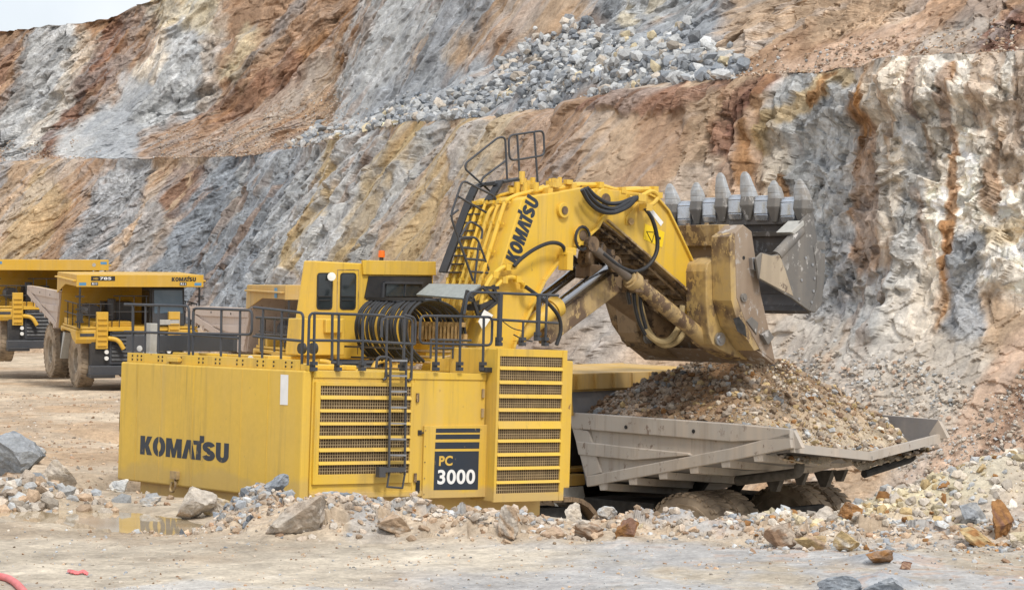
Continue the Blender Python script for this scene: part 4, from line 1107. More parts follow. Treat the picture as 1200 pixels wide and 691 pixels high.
for k in range(16):
    t_ = rr.random(); p = lerp(B3[3], B3[6], t_) + V3((0, rr.uniform(.15, 1.5), .1)); m.cyl(p, p + V3((0, 0, rr.uniform(.06, .22))), rr.uniform(.04, .08), 8)
    if k % 2: m.frame(p + V3((0, 0, .06)), (.09, 0, 0), (0, .06, 0), (0, 0, .05))
a = sp(608, 214, l=3.4)
for dx_, dz_ in ((-.15, 0), (.05, .1), (.0, .25), (.2, -.05)): m.cyl(a + V3((dx_, -.1, dz_ - .3)), a + V3((dx_, -.1, dz_)), .07, 8)
p = [sp(640, 224, l=2.7), sp(668, 218.5, l=2.7), sp(700, 217, l=2.7), sp(726, 223, l=2.7), sp(764, 222, l=2.7), sp(769, 229, l=2.7)]
m.tube(spline(p, 5), .06, 8); m.tube([x_ + V3((0, .35, .02)) for x_ in spline(p, 5)], .06, 8)
for x_ in p: m.frame(x_ + V3((0, .15, 0)), (.07, 0, 0), (0, .3, 0), (0, 0, .07))
m.build('pipe_manifold', M['yellow_boom'], boom, smooth=True)
# side pipes and hoses
l_ = 2.2
m = SM()
for pts in ([(566, 343), (575, 326), (588, 314), (600, 312)], [(570, 352), (584, 333), (596, 325), (606, 327), (616, 336)], [(556, 372), (570, 352)], [(560, 378), (566, 343)]):
    m.tube(spline([sp(u, v, l=l_) for u, v in pts], 5), .05, 8)
for u, v in ((579, 322), (594, 313), (601, 312), (590, 328), (606, 327), (615, 335)): a = sp(u, v, l=l_); m.frame(a, (.07, 0, 0), (0, .07, 0), (0, 0, .07))
m.build('elbow_pipes', M['yellow_boom'], boom, smooth=True)
for pts, r_ in (([(602, 312), (612, 302), (628, 291), (645, 284.5), (658, 287), (663, 298), (663, 314)], .045), ([(616, 336), (630, 346), (645, 358), (655, 372), (657, 388), (652, 404)], .045), ([(602, 392), (612, 397), (624, 400)], .015), ([(585, 373), (600, 384), (614, 388)], .012)):
    m = SM(); m.tube(spline([sp(u, v, l=2.1) for u, v in pts], 6), r_, 8); m.build('hose', M['rubber_hose'], boom, smooth=True)
m = SM(); a = sp(663, 306, l=2.15); m.frame(a, (.09, 0, 0), (0, .15, 0), (0, 0, .2)); m.frame(a + V3((.05, 0, .22)), (.16, 0, 0), (0, .12, 0), (0, 0, .08)); m.build('hose_bracket', M['yellow_boom'], boom, .01)

# boom stair: stringer, cage, landing rails
l_ = 4.0
m = SM()
pts = [sp(519, 319, l=l_), sp(535, 276, l=l_), sp(551, 232, l=l_), sp(556, 221, l=l_), sp(564, 216, l=l_), sp(609, 209, l=l_)]
for a, b in zip(pts[:-1], pts[1:]): m.bar(a, b + (b - a).normalized() * .05, .05, .26, (0, 1, 0))
pts2 = [sp(560 + 12, 235, l=3.4), sp(578, 226, l=3.4), sp(585, 214, l=3.4), sp(603, 211, l=3.4)]
for a, b in zip(pts2[:-1], pts2[1:]): m.bar(a, b + (b - a).normalized() * .05, .05, .24, (0, 1, 0))
for k in range(9): a = lerp(pts[0], pts[2], k / 9); m.bar(a + V3((.05, 0, 0)), a + V3((.05, -.55, 0)), .12, .03)
m.bar(pts[4] + V3((0, 0, -.02)), pts[4] + V3((0, -.6, -.02)), .2, .04)
stair = m.build('boom_stair', M['black'], boom)
def cage(name, lines, l, r=.026):
    m = SM()
    for pts in lines: m.tube(fillet([sp(u, v, l=l) for u, v in pts], .14, 4), r, 8)
    return m.build(name, M['slate'], boom, smooth=True)
cage('stair_rail', [[(554.6, 330), (528, 253), (542, 211), (582, 231), (579, 250)], [(528, 253), (537, 246)], [(535, 229), (575, 252)]], 3.3)
cage('stair_rail', [[(554.5, 329), (537, 278), (559, 278), (581, 338)], [(545, 303), (569, 305)], [(541, 290), (564, 292)], [(550, 318), (575, 320)], [(561, 285), (556, 332)], [(540, 277), (550, 258), (566, 268), (564, 280)]], 2.75)
cage('stair_rail', [[(582, 231), (545, 198), (546, 191), (584, 161), (592, 161), (594.5, 212)], [(564, 213), (566, 208), (592, 189)]], 3.9)
cage('landing_rail', [[(608, 187), (597, 188), (596, 159), (637, 153), (638, 182), (608, 187)], [(606, 157.5), (609.5, 216)], [(626, 154.5), (630, 213)], [(608, 214), (630, 214.5)]], 3.9)

# stick
KN, KF = 2.55, 3.85
kp = [(686, 224), (700, 220.5), (735, 224), (760, 227.5), (771, 233), (783, 247), (797, 276), (811, 306), (822, 333), (830, 356), (830, 372), (824, 358.5), (768, 307), (735, 280), (705.5, 257.5), (693, 244)]
K3 = [sp(u, v, l=KN) for u, v in kp]
m = SM(); m.prism([p + V3((0, .02, 0)) for p in K3], (0, KF - KN - .04, 0)); stick = m.build('stick', M['yellow_boom'], shovel, .02)
m = SM()
for a, b in zip(K3[3:10], K3[4:11]): m.bar(a, b, .05, .10, (0, 1, 0))
m.build('edge_flange', M['yellow_boom'], stick, .008)
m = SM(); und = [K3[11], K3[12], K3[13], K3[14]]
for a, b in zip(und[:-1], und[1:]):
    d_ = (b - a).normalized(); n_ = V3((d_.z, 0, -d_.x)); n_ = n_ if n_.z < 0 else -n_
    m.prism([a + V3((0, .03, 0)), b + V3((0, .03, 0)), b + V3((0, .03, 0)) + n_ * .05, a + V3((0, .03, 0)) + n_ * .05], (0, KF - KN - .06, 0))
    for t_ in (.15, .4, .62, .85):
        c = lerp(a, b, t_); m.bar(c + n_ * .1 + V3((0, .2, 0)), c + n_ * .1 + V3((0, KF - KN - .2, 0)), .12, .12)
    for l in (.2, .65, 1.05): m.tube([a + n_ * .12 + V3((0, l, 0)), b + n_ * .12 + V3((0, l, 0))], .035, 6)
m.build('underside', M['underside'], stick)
m = SM(); a, b = [lerp(sp(781, 321, l=KN), sp(823, 357, l=KN), t_) for t_ in (0, 1)]; m.bar(sp(712, 258, l=KN - .02), sp(826, 358, l=KN - .02), .05, .09, (0, 1, 0)); m.build('edge_flange', M['yellow_worn'], stick, .008)
q = [(741, 255), (757, 232), (766, 241), (747, 263)]
m = SM(); m.prism([sp(u, v, l=KN + .012) for u, v in ((756, 262), (779, 272), (776, 290), (754, 280))], (0, .006, 0)); wd = m.build('warning_decal', plain('warning_yellow', (.80, .56, .02), .4, .05), stick)
m = SM(); t3 = [sp(u, v, l=KN + .008) for u, v in ((757.5, 271), (767, 272), (764, 284))]
for a, b in zip(t3, t3[1:] + t3[:1]): m.bar(a, b, .008, .022, (0, 1, 0))
m.frame(sp(772.5, 279, l=KN + .008), (.05, 0, 0), (0, .004, 0), (0, 0, .03)); m.build('warning_symbol', M['black'], wd)
m = SM(); m.prism([sp(u, v, l=KN + .012) for u, v in ((761, 247), (765, 245.5), (777.5, 260.5), (774.5, 265)) ], (0, .006, 0)); m.build('sticker', M['white'], stick)
m = SM(); m.prism([sp(u, v, l=KN - .02) for u, v in ((752, 230), (758, 231), (750, 246), (743, 263), (734, 263), (734, 255), (742, 246))], (0, .045, 0)); lug = m.build('hose_lug', M['yellow_boom'], stick, .01)
m = SM(); a = sp(738.5, 259.5, l=KN - .03); m.cyl(a, a + V3((0, -.05, 0)), .08, 12); m.build('pin', M['tan_fitting'], lug)
for j, (pts, r_) in enumerate((([(682, 222), (690, 236), (702, 246), (718, 249), (734, 243), (744, 234)], .055), ([(685, 221), (694, 233), (706, 242), (720, 244.5), (735, 238), (748, 231)], .055), ([(688, 220), (698, 230), (712, 238), (726, 238), (740, 233), (752, 229.5)], .05),
                   ([(756, 244), (764, 256), (769.5, 275), (770, 292), (764, 306), (754, 315), (741, 318), (724, 311), (706, 297)], .05))):
    m = SM(); m.tube(spline([sp(u, v, l=2.05 + .06 * j) for u, v in pts], 6), r_, 8); m.build('hose', M['rubber_hose'], stick, smooth=True)
m = SM(); m.tube(spline([sp(u, v, l=2.3) for u, v in ((738, 232), (752, 229), (764, 224), (771, 230), (766, 238), (757, 243))], 5), .05, 8); m.frame(sp(757, 243, l=2.3), (.1, 0, 0), (0, .12, 0), (0, 0, .08)); m.frame(sp(746, 232, l=2.25), (.12, 0, 0), (0, .2, 0), (0, 0, .08)); m.build('elbow_pipes', M['yellow_boom'], stick, smooth=True)

# rams
def ram(name, a, b, c, l, r_rod, r_bar, m_rod, m_bar):
    A, B_, C_ = sp(*a, l=l), sp(*b, l=l), sp(*c, l=l)
    m = SM(); d = (C_ - B_).normalized()
    m.tube([B_, B_ + d * .06, B_ + d * .061, B_ + d * .26, B_ + d * .261, C_ - d * .2, C_], [r_bar * .9, r_bar * .9, r_bar * 1.22, r_bar * 1.22, r_bar, r_bar, r_bar * .8], 18)
    o_ = m.build(name, M[m_bar], shovel, smooth=True)
    m = SM(); m.cyl(A, B_ + d * .1, r_rod, 16); m.build('piston_rod', M[m_rod], o_, smooth=True)
    m = SM(); m.cyl(A + V3((0, -.16, 0)), A + V3((0, .16, 0)), r_rod * 1.7, 14); m.build('rod_eye', M['grease'], o_)
    return o_
ram('boom_ram', (716, 309), (655, 356), (604, 396), 2.72, .115, .21, 'chrome', 'yellow_boom')
ram('boom_ram', (716 - 27, 307), (655 - 27, 354), (604 - 27, 394), 3.6, .115, .21, 'chrome', 'yellow_boom')
m = SM(); a, b = sp(634, 392, l=3.05), sp(716, 331, l=3.05); m.bar(a, b, .5, .40, (0, 1, 0)); m.build('lower_link', M['yellow_worn'], shovel, .03)
ram('bucket_ram', (690, 286), (737, 325), (836, 406), 2.30, .105, .185, 'rodsteel', 'yellow_worn')
ram('bucket_ram', (690 - 40, 285), (704, 336), (790, 394), 3.75, .105, .24, 'rodsteel', 'grease')
m = SM()
for pts in ([(752, 330), (748, 352), (755, 385), (770, 400), (790, 398), (803, 380), (806, 355)], [(757, 332), (755, 360), (762, 392), (780, 405), (800, 398), (812, 378), (815, 352)]):
    pass
for j, pts in enumerate(([(745, 345), (752, 378), (765, 396), (782, 399), (795, 384), (800, 358)], [(748, 350), (758, 384), (773, 402), (790, 402), (804, 386), (810, 362)])):
    m = SM(); m.tube(spline([sp(u, v, l=2.7 + .15 * j) for u, v in pts], 6), .075, 8); m.build('hose', M['tan_hose'], shovel, smooth=True)
for pts in ([(745, 332), (743, 350), (748, 375), (756, 392)], [(750, 332), (751, 360), (757, 385)], [(738, 332), (736, 345), (738, 356)]):
    m = SM(); m.tube(spline([sp(u, v, l=2.45) for u, v in pts], 6), .045, 8); m.build('hose', M['rubber_hose'], shovel, smooth=True)
m = SM()
for (u, v, l) in ((744, 335, 2.4), (700, 336, 3.2), (690, 318, 2.9), (705, 300, 2.9)): a = sp(u, v, l=l); m.frame(a, (.2, 0, 0), (0, .25, 0), (0, 0, .16))
m.bar(sp(684, 300, l=2.7), sp(704, 330, l=3.4), .3, .3); m.bar(sp(700, 290, l=2.6), sp(720, 318, l=3.2), .25, .3); m.build('link_knuckle', M['grease'], shovel, .03)

# bucket back wall
QN = 1.3; QW = 4.32
side = [(861, 273), (871, 263), (881, 271), (892, 345), (901, 385), (909, 425), (892, 412), (874, 378), (863.6, 349)]
sl = [sp(u, v, l=QN) for u, v in side]
m = SM(); m.prism(sl, (0, .60, 0)); m.prism([p + V3((0, QW - .6, 0)) for p in sl], (0, .60, 0))
# recessed plate between the end frames, top and bottom beams
pl_ = [sp(u, v, l=QN) for u, v in ((874, 265), (882, 271), (893, 345), (902, 385), (909, 425), (899, 417), (882, 378), (874, 345))]
m.prism([p + V3((0, .6, 0)) for p in pl_], (0, QW - 1.2, 0))
buck = m.build('bucket', M['bucket_brown'], shovel, .02)
m = SM(); tb = [sp(u, v, l=QN + .6) for u, v in ((861 - 19, 263), (874 - 19, 263), (874 - 19, 288), (864 - 19, 288))]; m.prism(tb, (0, QW - 1.2, 0))
for k in range(5): a = lerp(tb[3], tb[2], .1) + V3((-.02, .5 + k * .62, .0)); m.bar(a, a + V3((0, 0, .55)), .1, .07)
m.build('top_beam', M['yellow_worn'], buck, .015)
m = SM(); bb = [sp(u, v, l=QN + .0) for u, v in ((892, 412), (909, 425), (906, 427), (886, 410))]; m.prism(bb, (0, QW, 0)); m.build('lip_beam', M['bucket_brown'], buck, .012)
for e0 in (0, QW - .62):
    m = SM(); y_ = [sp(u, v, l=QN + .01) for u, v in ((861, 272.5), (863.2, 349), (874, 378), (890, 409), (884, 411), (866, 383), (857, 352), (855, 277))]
    m.prism([p + V3((0, e0, 0)) for p in y_], (0, .60, 0)); m.build('worn_plate', M['yellow_worn'] if e0 < 1 else M['underside'], buck, .012)  # far plate gets the dark brown too: shade below the stick in its colour
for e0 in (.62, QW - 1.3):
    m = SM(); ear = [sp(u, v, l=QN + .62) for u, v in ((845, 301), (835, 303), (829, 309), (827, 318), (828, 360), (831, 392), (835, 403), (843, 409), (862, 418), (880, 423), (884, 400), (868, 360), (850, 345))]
    m.prism([p + V3((0, e0 - .62, 0)) for p in ear], (0, .68, 0)); er = m.build('hinge_ear', M['yellow_worn'] if e0 < 1 else M['underside'], buck, .03)  # far ear darker: grime plus the stick's shadow, both put into its colour
    m = SM(); a = sp(842, 397, l=QN + .62) + V3((0, e0 - .64, 0)); m.cyl(a, a + V3((0, -.06, 0)), .16, 18); m.cyl(a + V3((0, -.06, 0)), a + V3((0, -.09, 0)), .09, 12); m.build('pin', M['steel'], er)
m = SM()
for u, v in ((856, 314), (857, 345)): pass
for u, v, l in ((871.5, 302, QN - .001),): a = sp(u, v, l=l); m.cyl(a + V3((0, -.006, 0)), a, .045, 10)
a = sp(853.5, 315.5, l=QN + .25); m.cyl(a + V3((-.03, -.02, 0)), a + V3((.05, 0, 0)), .05, 10)
m.build('lifting_hole', M['dark'], buck)
m = SM(); a = sp(870.5, 348.5, l=QN); m.cyl(a + V3((0, -.05, 0)), a, .1, 16); m.cyl(a + V3((0, -.07, 0)), a + V3((0, -.05, 0)), .05, 12); m.build('pin_cap', M['bucket_steel'], buck)
m = SM(); a = sp(895, 396, l=QN - .04)
m.prism([sp(u, v, l=QN - .002) for u, v in ((889, 392), (897, 386), (903, 395), (896, 404))], (0, -.12, 0)); m.prism([sp(u, v, l=QN - .002) for u, v in ((880, 371), (888, 378), (886, 392), (874, 376))], (0, -.03, 0)); m.build('latch_lug', M['bucket_steel'], buck, .015)
m = SM(); m.prism([sp(u, v, l=QN - .004) for u, v in ((859, 373), (866, 371), (873, 381), (875, 395), (864, 388))], (0, -.004, 0)); m.build('recess', M['dark'], buck)

# clam (front half, swung open), lip and teeth
GN = 1.05; GW = 4.72
ck = [(886, 303), (893, 296), (905, 299), (915, 297), (926, 280), (937, 262), (950, 246), (953, 246), (957, 281), (965, 322), (961, 357), (951, 366), (928, 349), (905, 335), (890, 327)]
c3 = [sp(u, v, l=GN) for u, v in ck]
m = SM(); shell = [sp(u, v, l=GN) for u, v in ((948, 246), (953, 262), (957.5, 285), (962, 305), (964, 325), (961, 345), (955, 358), (949, 364))]
m.sheet([p + V3((0, .05, 0)) for p in shell], (0, GW - .1, 0), .10)
clam = m.build('bucket_clam', M['clam_dark'], shovel, .01)
for e0 in (0, GW - .07):
    m = SM(); m.prism([p + V3((0, e0, 0)) for p in c3], (0, .07, 0)); cp = m.build('cheek_plate', M['bucket_steel'], clam, .012)
    m = SM(); ed = [sp(u, v, l=GN) for u, v in ((957, 281), (963, 300), (966, 325), (962, 357), (955, 366), (948, 364), (956, 340), (957, 320), (953, 290))]; m.prism([p + V3((0, e0 - .02, 0)) for p in ed], (0, .11, 0)); m.build('wear_edge', M['bucket_steel'], cp, .01)
    m = SM()
    for u, v in ((944, 302), (952, 310), (939, 328), (954, 326), (936, 350), (951, 354), (953, 341)): a = sp(u, v, l=GN) + V3((0, e0, 0)); m.cyl(a + V3((0, -.02, 0)), a, .035, 10)
    m.build('bolts', M['steel'], cp)
    m = SM(); m.prism([sp(u, v, l=GN) + V3((0, e0, 0)) for u, v in ((956, 282), (967, 283), (967, 292), (957, 293))], (0, .12, 0)); m.prism([sp(u, v, l=GN) + V3((0, e0, 0)) for u, v in ((962, 296), (967, 297), (967, 318), (964, 318))], (0, .12, 0)); m.build('side_cutter', M['bucket_steel'], cp, .01)
m = SM(); m.prism([sp(u, v, l=GN - .02) for u, v in ((927, 272), (942, 258), (943, 264), (931, 275))], (0, .5, 0)); m.build('corner_plate', M['greyplate'], clam, .02)
m = SM(); m.prism([sp(u, v, l=GN - .012) for u, v in ((893.5, 297), (905, 300), (914, 299), (921, 318), (930, 347), (905, 334), (890.5, 326))], (0, .02, 0)); m.build('wear_plate', M['bucket_tan'], clam, .006)
m = SM(); m.cyl(sp(910, 300, l=GN + .1), sp(938, 270, l=GN + .1), .14, 14); m.build('clam_strut', M['bucket_steel'], clam, smooth=True)
m = SM(); m.prism([sp(u, v, l=GN + .12) for u, v in ((882, 302), (893, 301), (897, 310), (889, 318), (883, 316))], (0, .3, 0)); m.build('hinge_block', M['steel'], clam, .02)
m = SM(); li = [sp(u, v, l=GN) for u, v in ((946, 238), (951, 238), (955, 262), (948, 262))]; m.prism([p + V3((0, .08, 0)) for p in li], (0, GW - .16, 0)); m.build('lip', M['clam_dark'], clam, .02)
for k in range(3): 
    m = SM(); li = [sp(u, v, l=GN) for u, v in ((950, 270 + 26 * k), (953, 270 + 26 * k), (956, 276 + 26 * k), (952, 276 + 26 * k))]; m.prism([p + V3((-.02, .1, 0)) for p in li], (0, GW - .2, 0)); m.build('inner_rib', M['bucket_steel'], clam, .01)
TU = [946.0 - 27.7 * k for k in range(6)]
lipz = sp(948, 240, l=GN).z; lipf = sp(948, 240, l=GN).x
for k in range(6):
    l = GN + .18 + k * (GW - .36) / 5
    h = (.62, .55, .74, .76, .60, .64)[k]; wv_ = (1.0, .94, 1.04, .98, .92, 1.0)[k]; tl_ = (.10, .06, .12, .08, .05, .11)[k]
    c = V3((lipf, l, lipz + (.0, .06, .12, .10, .05, .0)[k]))
    m = SM(); 
    prof = [(-.27, -.20), (.19, -.20), (.22, .08), (.12, .20), (-.12, .20), (-.24, .06)]
    def sect(z, wl, tf, df): return [c + V3((df + tf * a, wl * wv_ * b + tl_ * max(0, z - .1) / .5, z)) for a, b in ((-1, -.6), (-.6, -1), (.6, -1), (1, -.6), (1, .6), (.6, 1), (-.6, 1), (-1, .6))]
    zz = [(-.46, .07, .08, .0), (-.10, .225, .20, .0), (.12, .205, .17, -.0)]
    for (a, b) in zip(zz[:-1], zz[1:]): m.loft(sect(*a), sect(*b))
    ad = m.build('tooth_adapter', M['bucket_steel'], clam, .01)
    m = SM(); zz = [(.08, .205, .16, 0), (.24, .20, .135, -.02), (.38, .175, .11, -.04), (h - .12, .13, .07, -.05), (h - .04, .09, .045, -.05), (h, .045, .025, -.05)]
    for (a, b) in zip(zz[:-1], zz[1:]): m.loft(sect(*a), sect(*b))
    m.build('tooth', M['tooth'], clam, .008, smooth=True)
for k in range(5):
    l = GN + .18 + (k + .5) * (GW - .36) / 5; wv_ = 1.0; tl_ = 0; c = V3((lipf, l, lipz + (.04, .10, .14, .09, .03)[k]))
    m = SM(); zz = [(-.46, .20, .08, 0), (-.30, .24, .13, 0), (.02, .245, .14, 0), (.12, .22, .10, 0), (.16, .17, .04, 0)]
    for (a, b) in zip(zz[:-1], zz[1:]): m.loft(sect(*a), sect(*b))
    m.build('lip_shroud', M['shroud'], clam, .02, smooth=True)

# crawler
for l0 in (.45, 5.06):
    m = SM(); n_ = 12; zc, rr_ = -3.55, .88
    st_ = [(7.6 + rr_ * math.cos(a), zc + rr_ * math.sin(a)) for a in np.linspace(math.pi / 2, -math.pi / 2, n_)] + [(1.6 + rr_ * math.cos(a), zc + rr_ * math.sin(a)) for a in np.linspace(-math.pi / 2, -1.5 * math.pi, n_)]
    m.prism([(f, l0 + .2, z) for f, z in [(f_ * .98 + .1, (z_ - zc) * .8 + zc) for f_, z_ in st_]], (0, .6, 0))
    tr = m.build('crawler_track', M['dark'], shovel, .02)
    m = SM(); per = st_ + [st_[0]]
    acc = []
    for (a, b) in zip(per[:-1], per[1:]):
        A, B_ = V3((a[0], l0, a[1])), V3((b[0], l0, b[1])); k = max(1, int((B_ - A).length / .3))
        for j in range(k): acc.append((lerp(A, B_, (j + .5) / k), (B_ - A).normalized()))
    for p, d in acc: m.frame(p + V3((0, .5, 0)), d * .13, V3((0, .5, 0)), d.cross(V3((0, 1, 0))) * .05)
    m.build('track_shoes', M['grease'], tr)
m = SM(); m.box((3.0, 1.3, -3.9), (6.2, 5.2, -3.1)); m.cyl((4.6, 3.25, -3.2), (4.6, 3.25, -2.4), 1.5, 32); m.build('undercarriage', M['dark'], shovel)
# ------------------------------------------------------------------ DUMP TRUCKS (x forward, y left, z up, origin on the ground under the rear axle)
def tframe(pos, yaw, pitch=0.0):
    """heading measured from +Y clockwise; pitch > 0 = nose down"""
    f = V3((math.sin(yaw) * math.cos(pitch), math.cos(yaw) * math.cos(pitch), -math.sin(pitch)))
    l = V3((-math.cos(yaw), math.sin(yaw), 0)); u = f.cross(l)
    return Matrix(((f.x, l.x, u.x, pos[0]), (f.y, l.y, u.y, pos[1]), (f.z, l.z, u.z, pos[2]), (0, 0, 0, 1)))
LT = tframe((5.98, 59.0, CAMZ - 7.42), R(-44))
LTi = LT.inverted()
def tq(x8, y8, y=2.9):
    """point of the loaded truck on the plane y, read off the photograph"""
    u, v = 640 + x8 / 2.5, 400 + y8 / 2.5
    c = LTi @ V3((0, 0, CAMZ)); r = LTi.to_3x3() @ ray(u, v); t = (y - c.y) / r.y
    return c + r * t
OUT = [tq(*p) for p in ((75, 207), (545, 240), (720, 256), (724, 312), (122, 425))]
def mir(p, s): return V3((p[0], p[1] * s, p[2]))

def make_truck(M_, label, group, mats, marks=None, tyre='tyre', words=True):
    t = empty('dump_truck', M=M_); tag(t, label, 'dump truck', group)
    body_m, inner_m, can_m, deck_m = mats
    # chassis
    m = MB()
    for s in (-1, 1): m.box((-1.3, s * .85 - .18, 1.35), (6.6, s * .85 + .18, 1.95)); 
    m.box((-.45, -1.3, .95), (.45, 1.3, 1.75)); m.cyl((0, -1.2, 1.35), (0, 1.2, 1.35), .5, 14); m.box((2.0, -.7, .9), (6.4, .7, 2.3)); m.box((-1.5, -.9, 1.9), (-1.3, .9, 2.3)); m.cyl((4.95, -1.8, 1.3), (4.95, 1.8, 1.3), .25, 10)
    m.box((1.2, 1.25, 1.3), (3.6, 2.35, 2.35)); m.box((1.2, -2.35, 1.3), (3.6, -1.25, 2.35))
    m.build('chassis', M['dark'], t, .03)
    for s in (-1, 1):
        m = MB(); m.cyl((2.2, s * .75, 1.5), (.9, s * .75, 2.95), .16, 12); m.build('hoist_ram', M['dark'], t)
    # wheels
    tp = [(.60, -.29), (.72, -.36), (.74, -.385), (.79, -.385), (.81, -.37), (.98, -.39), (1.05, -.392), (1.06, -.41), (1.10, -.41), (1.11, -.39), (1.20, -.375), (1.30, -.32), (1.335, -.24), (1.335, .24), (1.30, .32), (1.20, .375), (1.11, .39), (1.10, .41), (1.06, .41), (1.05, .392), (.98, .39), (.81, .37), (.79, .385), (.74, .385), (.72, .36), (.60, .29)]
    for (x, y, side) in ((0, 2.22, 1), (0, 1.38, 1), (0, -2.22, -1), (0, -1.38, -1), (4.95, 2.15, 1), (4.95, -2.15, -1)):
        rim = MB(); c = V3((x, y, 1.335)); a = V3((0, side, 0))
        dish = [(.62, -.28), (.64, .26), (.61, .30), (.57, .27), (.55, .05), (.40, .0), (.36, .08), (.22, .10), (.20, .20), (0, .21)] if x > 1 else [(.62, -.28), (.64, .27), (.61, .31), (.57, .28), (.53, -.02), (.47, -.06), (.43, .12), (.30, .20), (0, .22)]
        rim.lathe(dish, c, a, 28); w = rim.build('wheel', M['rim'], t, smooth=True)
        m = MB(); m.lathe(tp, c, a, 48, closed=True); ty_ = m.build('tyre', M[tyre], w, smooth=True)
        m = MB(); n = 34
        for k in range(n):
            for sd in (-1, 1):
                th = 2 * math.pi * (k + .5 * (sd > 0)) / n; er = V3((math.cos(th), 0, math.sin(th))); et = V3((-math.sin(th), 0, math.cos(th)))
                p = c + er * 1.34 + V3((0, sd * .19, 0)); m.frame(p, er * .017, et * .075, V3((0, .15, 0)) + et * (.045 * sd))
                p = c + er * 1.295 + V3((0, sd * .345, 0)); m.frame(p, er * .03, et * .06 + V3((0, 0, 0)), V3((0, .03, 0)))
        m.build('tread', M[tyre], w)
        if side * y > 1.5:
            m = MB()
            for k in range(14): th = 2 * math.pi * k / 14; p = c + V3((math.cos(th) * .48, side * (.06 if x > 1 else -.03), math.sin(th) * .48)); m.cyl(p, p + a * .05, .03, 6)
            m.build('wheel_nuts', M['rim'], w)
    # dump body: V floor, side plates with rails, front wall, canopy
    zf, zr = OUT[4].z, OUT[3].z
    xf, xr = OUT[4].x, OUT[3].x
    m = MB(); th = .09
    F0, F1 = V3((xf, 0, zf - .12)), V3((xr - .02, 0, zr - .40))
    for s in (-1, 1):
        m.prism([F0, F1, V3((xr, s * 2.82, zr - .05)), V3((xf, s * 2.82, zf + .05))], (0, 0, th))
        m.prism([mir(V3((p.x, 2.84, p.z)), s) for p in OUT], (0, -s * .09, 0))
    m.prism([(OUT[0].x, -2.84, OUT[0].z), (OUT[0].x, 2.84, OUT[0].z), (xf, 2.84, zf), (xf, -2.84, zf)], (.10, 0, .03))
    m.prism([(OUT[0].x, -2.84, OUT[0].z), (OUT[0].x, 2.84, OUT[0].z), (3.95, 2.9, 5.46), (3.95, -2.9, 5.46)], (.09, 0, -.03))
    body = m.build('dump_body', M[inner_m], t)
    m = MB(); m.prism([tuple(F1 + V3((0, 0, -.02))), (xr, 2.86, zr - .10), (xr, 2.86, zr + .10), tuple(F1 + V3((0, 0, .18)))], (.12, 0, 0)); m.prism([tuple(F1 + V3((0, 0, -.02))), (xr, -2.86, zr - .10), (xr, -2.86, zr + .10), tuple(F1 + V3((0, 0, .18)))], (.12, 0, 0)); m.build('tail_lip', M[body_m], body)
    for s in (-1, 1):
        m = MB(); A = lambda p: mir(V3((p.x, 2.845, p.z)), s); ex_ = V3((0, s * .14, 0))
        m.prism([A(p) for p in OUT], ex_ * .25)
        sp_ = m.build('side_plate', M[body_m], body)
        for q in (((75, 207), (545, 240), (720, 256), (722, 285), (548, 293), (80, 254)),      # top rail
                  ((122, 394), (548, 311), (718, 266), (724, 312), (548, 348), (125, 425)),     # lower rail
                  ((92, 291), (268, 311), (420, 326), (430, 333), (262, 347), (100, 331)),       # middle rail
                  ((78, 250), (128, 262), (165, 384), (120, 396)),):                            # front post
            m = MB(); m.prism([A(tq(*p)) for p in q], ex_ * (.9 if q[0][1] != 250 else .72)); m.build('body_rail', M[body_m], sp_, .02)
        m = MB(); m.prism([A(tq(*p)) for p in ((718, 255), (746, 312), (700, 318), (690, 300))], (0, -s * .12, 0)); m.build('corner_post', M[body_m], sp_, .01)
        m = MB()
        for x8 in (240, 438): a = A(tq(x8, 250 if x8 < 300 else 262)) + ex_ * .9; m.cyl(a, a + V3((0, s * .012, 0)), .05, 10)
        m.build('lifting_hole', M['dark'], sp_)
    for k in range(6):
        e = (k + .6) / 6.6; x = lerp(xf, xr, e); z = lerp(zf, zr, e)
        m = MB()
        for s in (-1, 1): m.prism([(x - .13, s * 2.95, z + .02), (x + .16, s * 2.95, z - .03), (x + .12, s * 2.95, z - .17), (x - .10, s * 2.95, z - .15)], (0, -s * 2.95, -.30 + .0))
        m.build('bolster', M[body_m], body)
    for s in (-1, 1):
        m = MB(); m.prism([(-1.75, s * .95 - .08, 3.15), (-1.15, s * .95 - .08, 3.1), (-1.38, s * .95 - .08, 2.72), (-1.55, s * .95 - .08, 2.72)], (0, .16, 0)); m.prism([(-2.3, s * .75 - .06, 3.2), (-1.9, s * .75 - .06, 3.15), (-2.0, s * .75 - .06, 2.9), (-2.15, s * .75 - .06, 2.9)], (0, .12, 0)); m.build('hinge_bracket', M['grease_dark'], body)
    m = MB(); m.tube(fillet([tq(742, 350, 1.6), tq(742, 384, 1.6), tq(650, 396, 1.6), tq(560, 407, 1.6)], .18), .125, 10); m.build('heating_pipe', M['grease_dark'], body, smooth=True)
    m = MB(); m.tube(fillet([(-3.1, -2.3, zr - .2), (-3.1, -2.3, zr - .5), (-3.0, -.5, zr - .8)], .15), .10, 8)
    m.build('heating_pipe', M['dark'], body, smooth=True)
    # canopy
    m = MB()
    m.prism([(3.55, -3.05, 5.40), (7.35, -3.05, 5.47), (7.35, 3.05, 5.47), (3.55, 3.05, 5.40)], (0, 0, .05))
    m.box((7.30, -3.08, 4.95), (7.42, 3.08, 5.53)); 
    m.box((3.5, -3.05, 5.05), (3.6, 3.05, 5.46))
    for s in (-1, 1): m.prism([(7.3, s * 3.05, 5.5), (7.3, s * 3.05, 4.97), (5.0, s * 3.05, 4.95), (3.3, s * 3.05, 4.42), (3.4, s * 3.05, 5.44)], (0, -s * .06, 0))
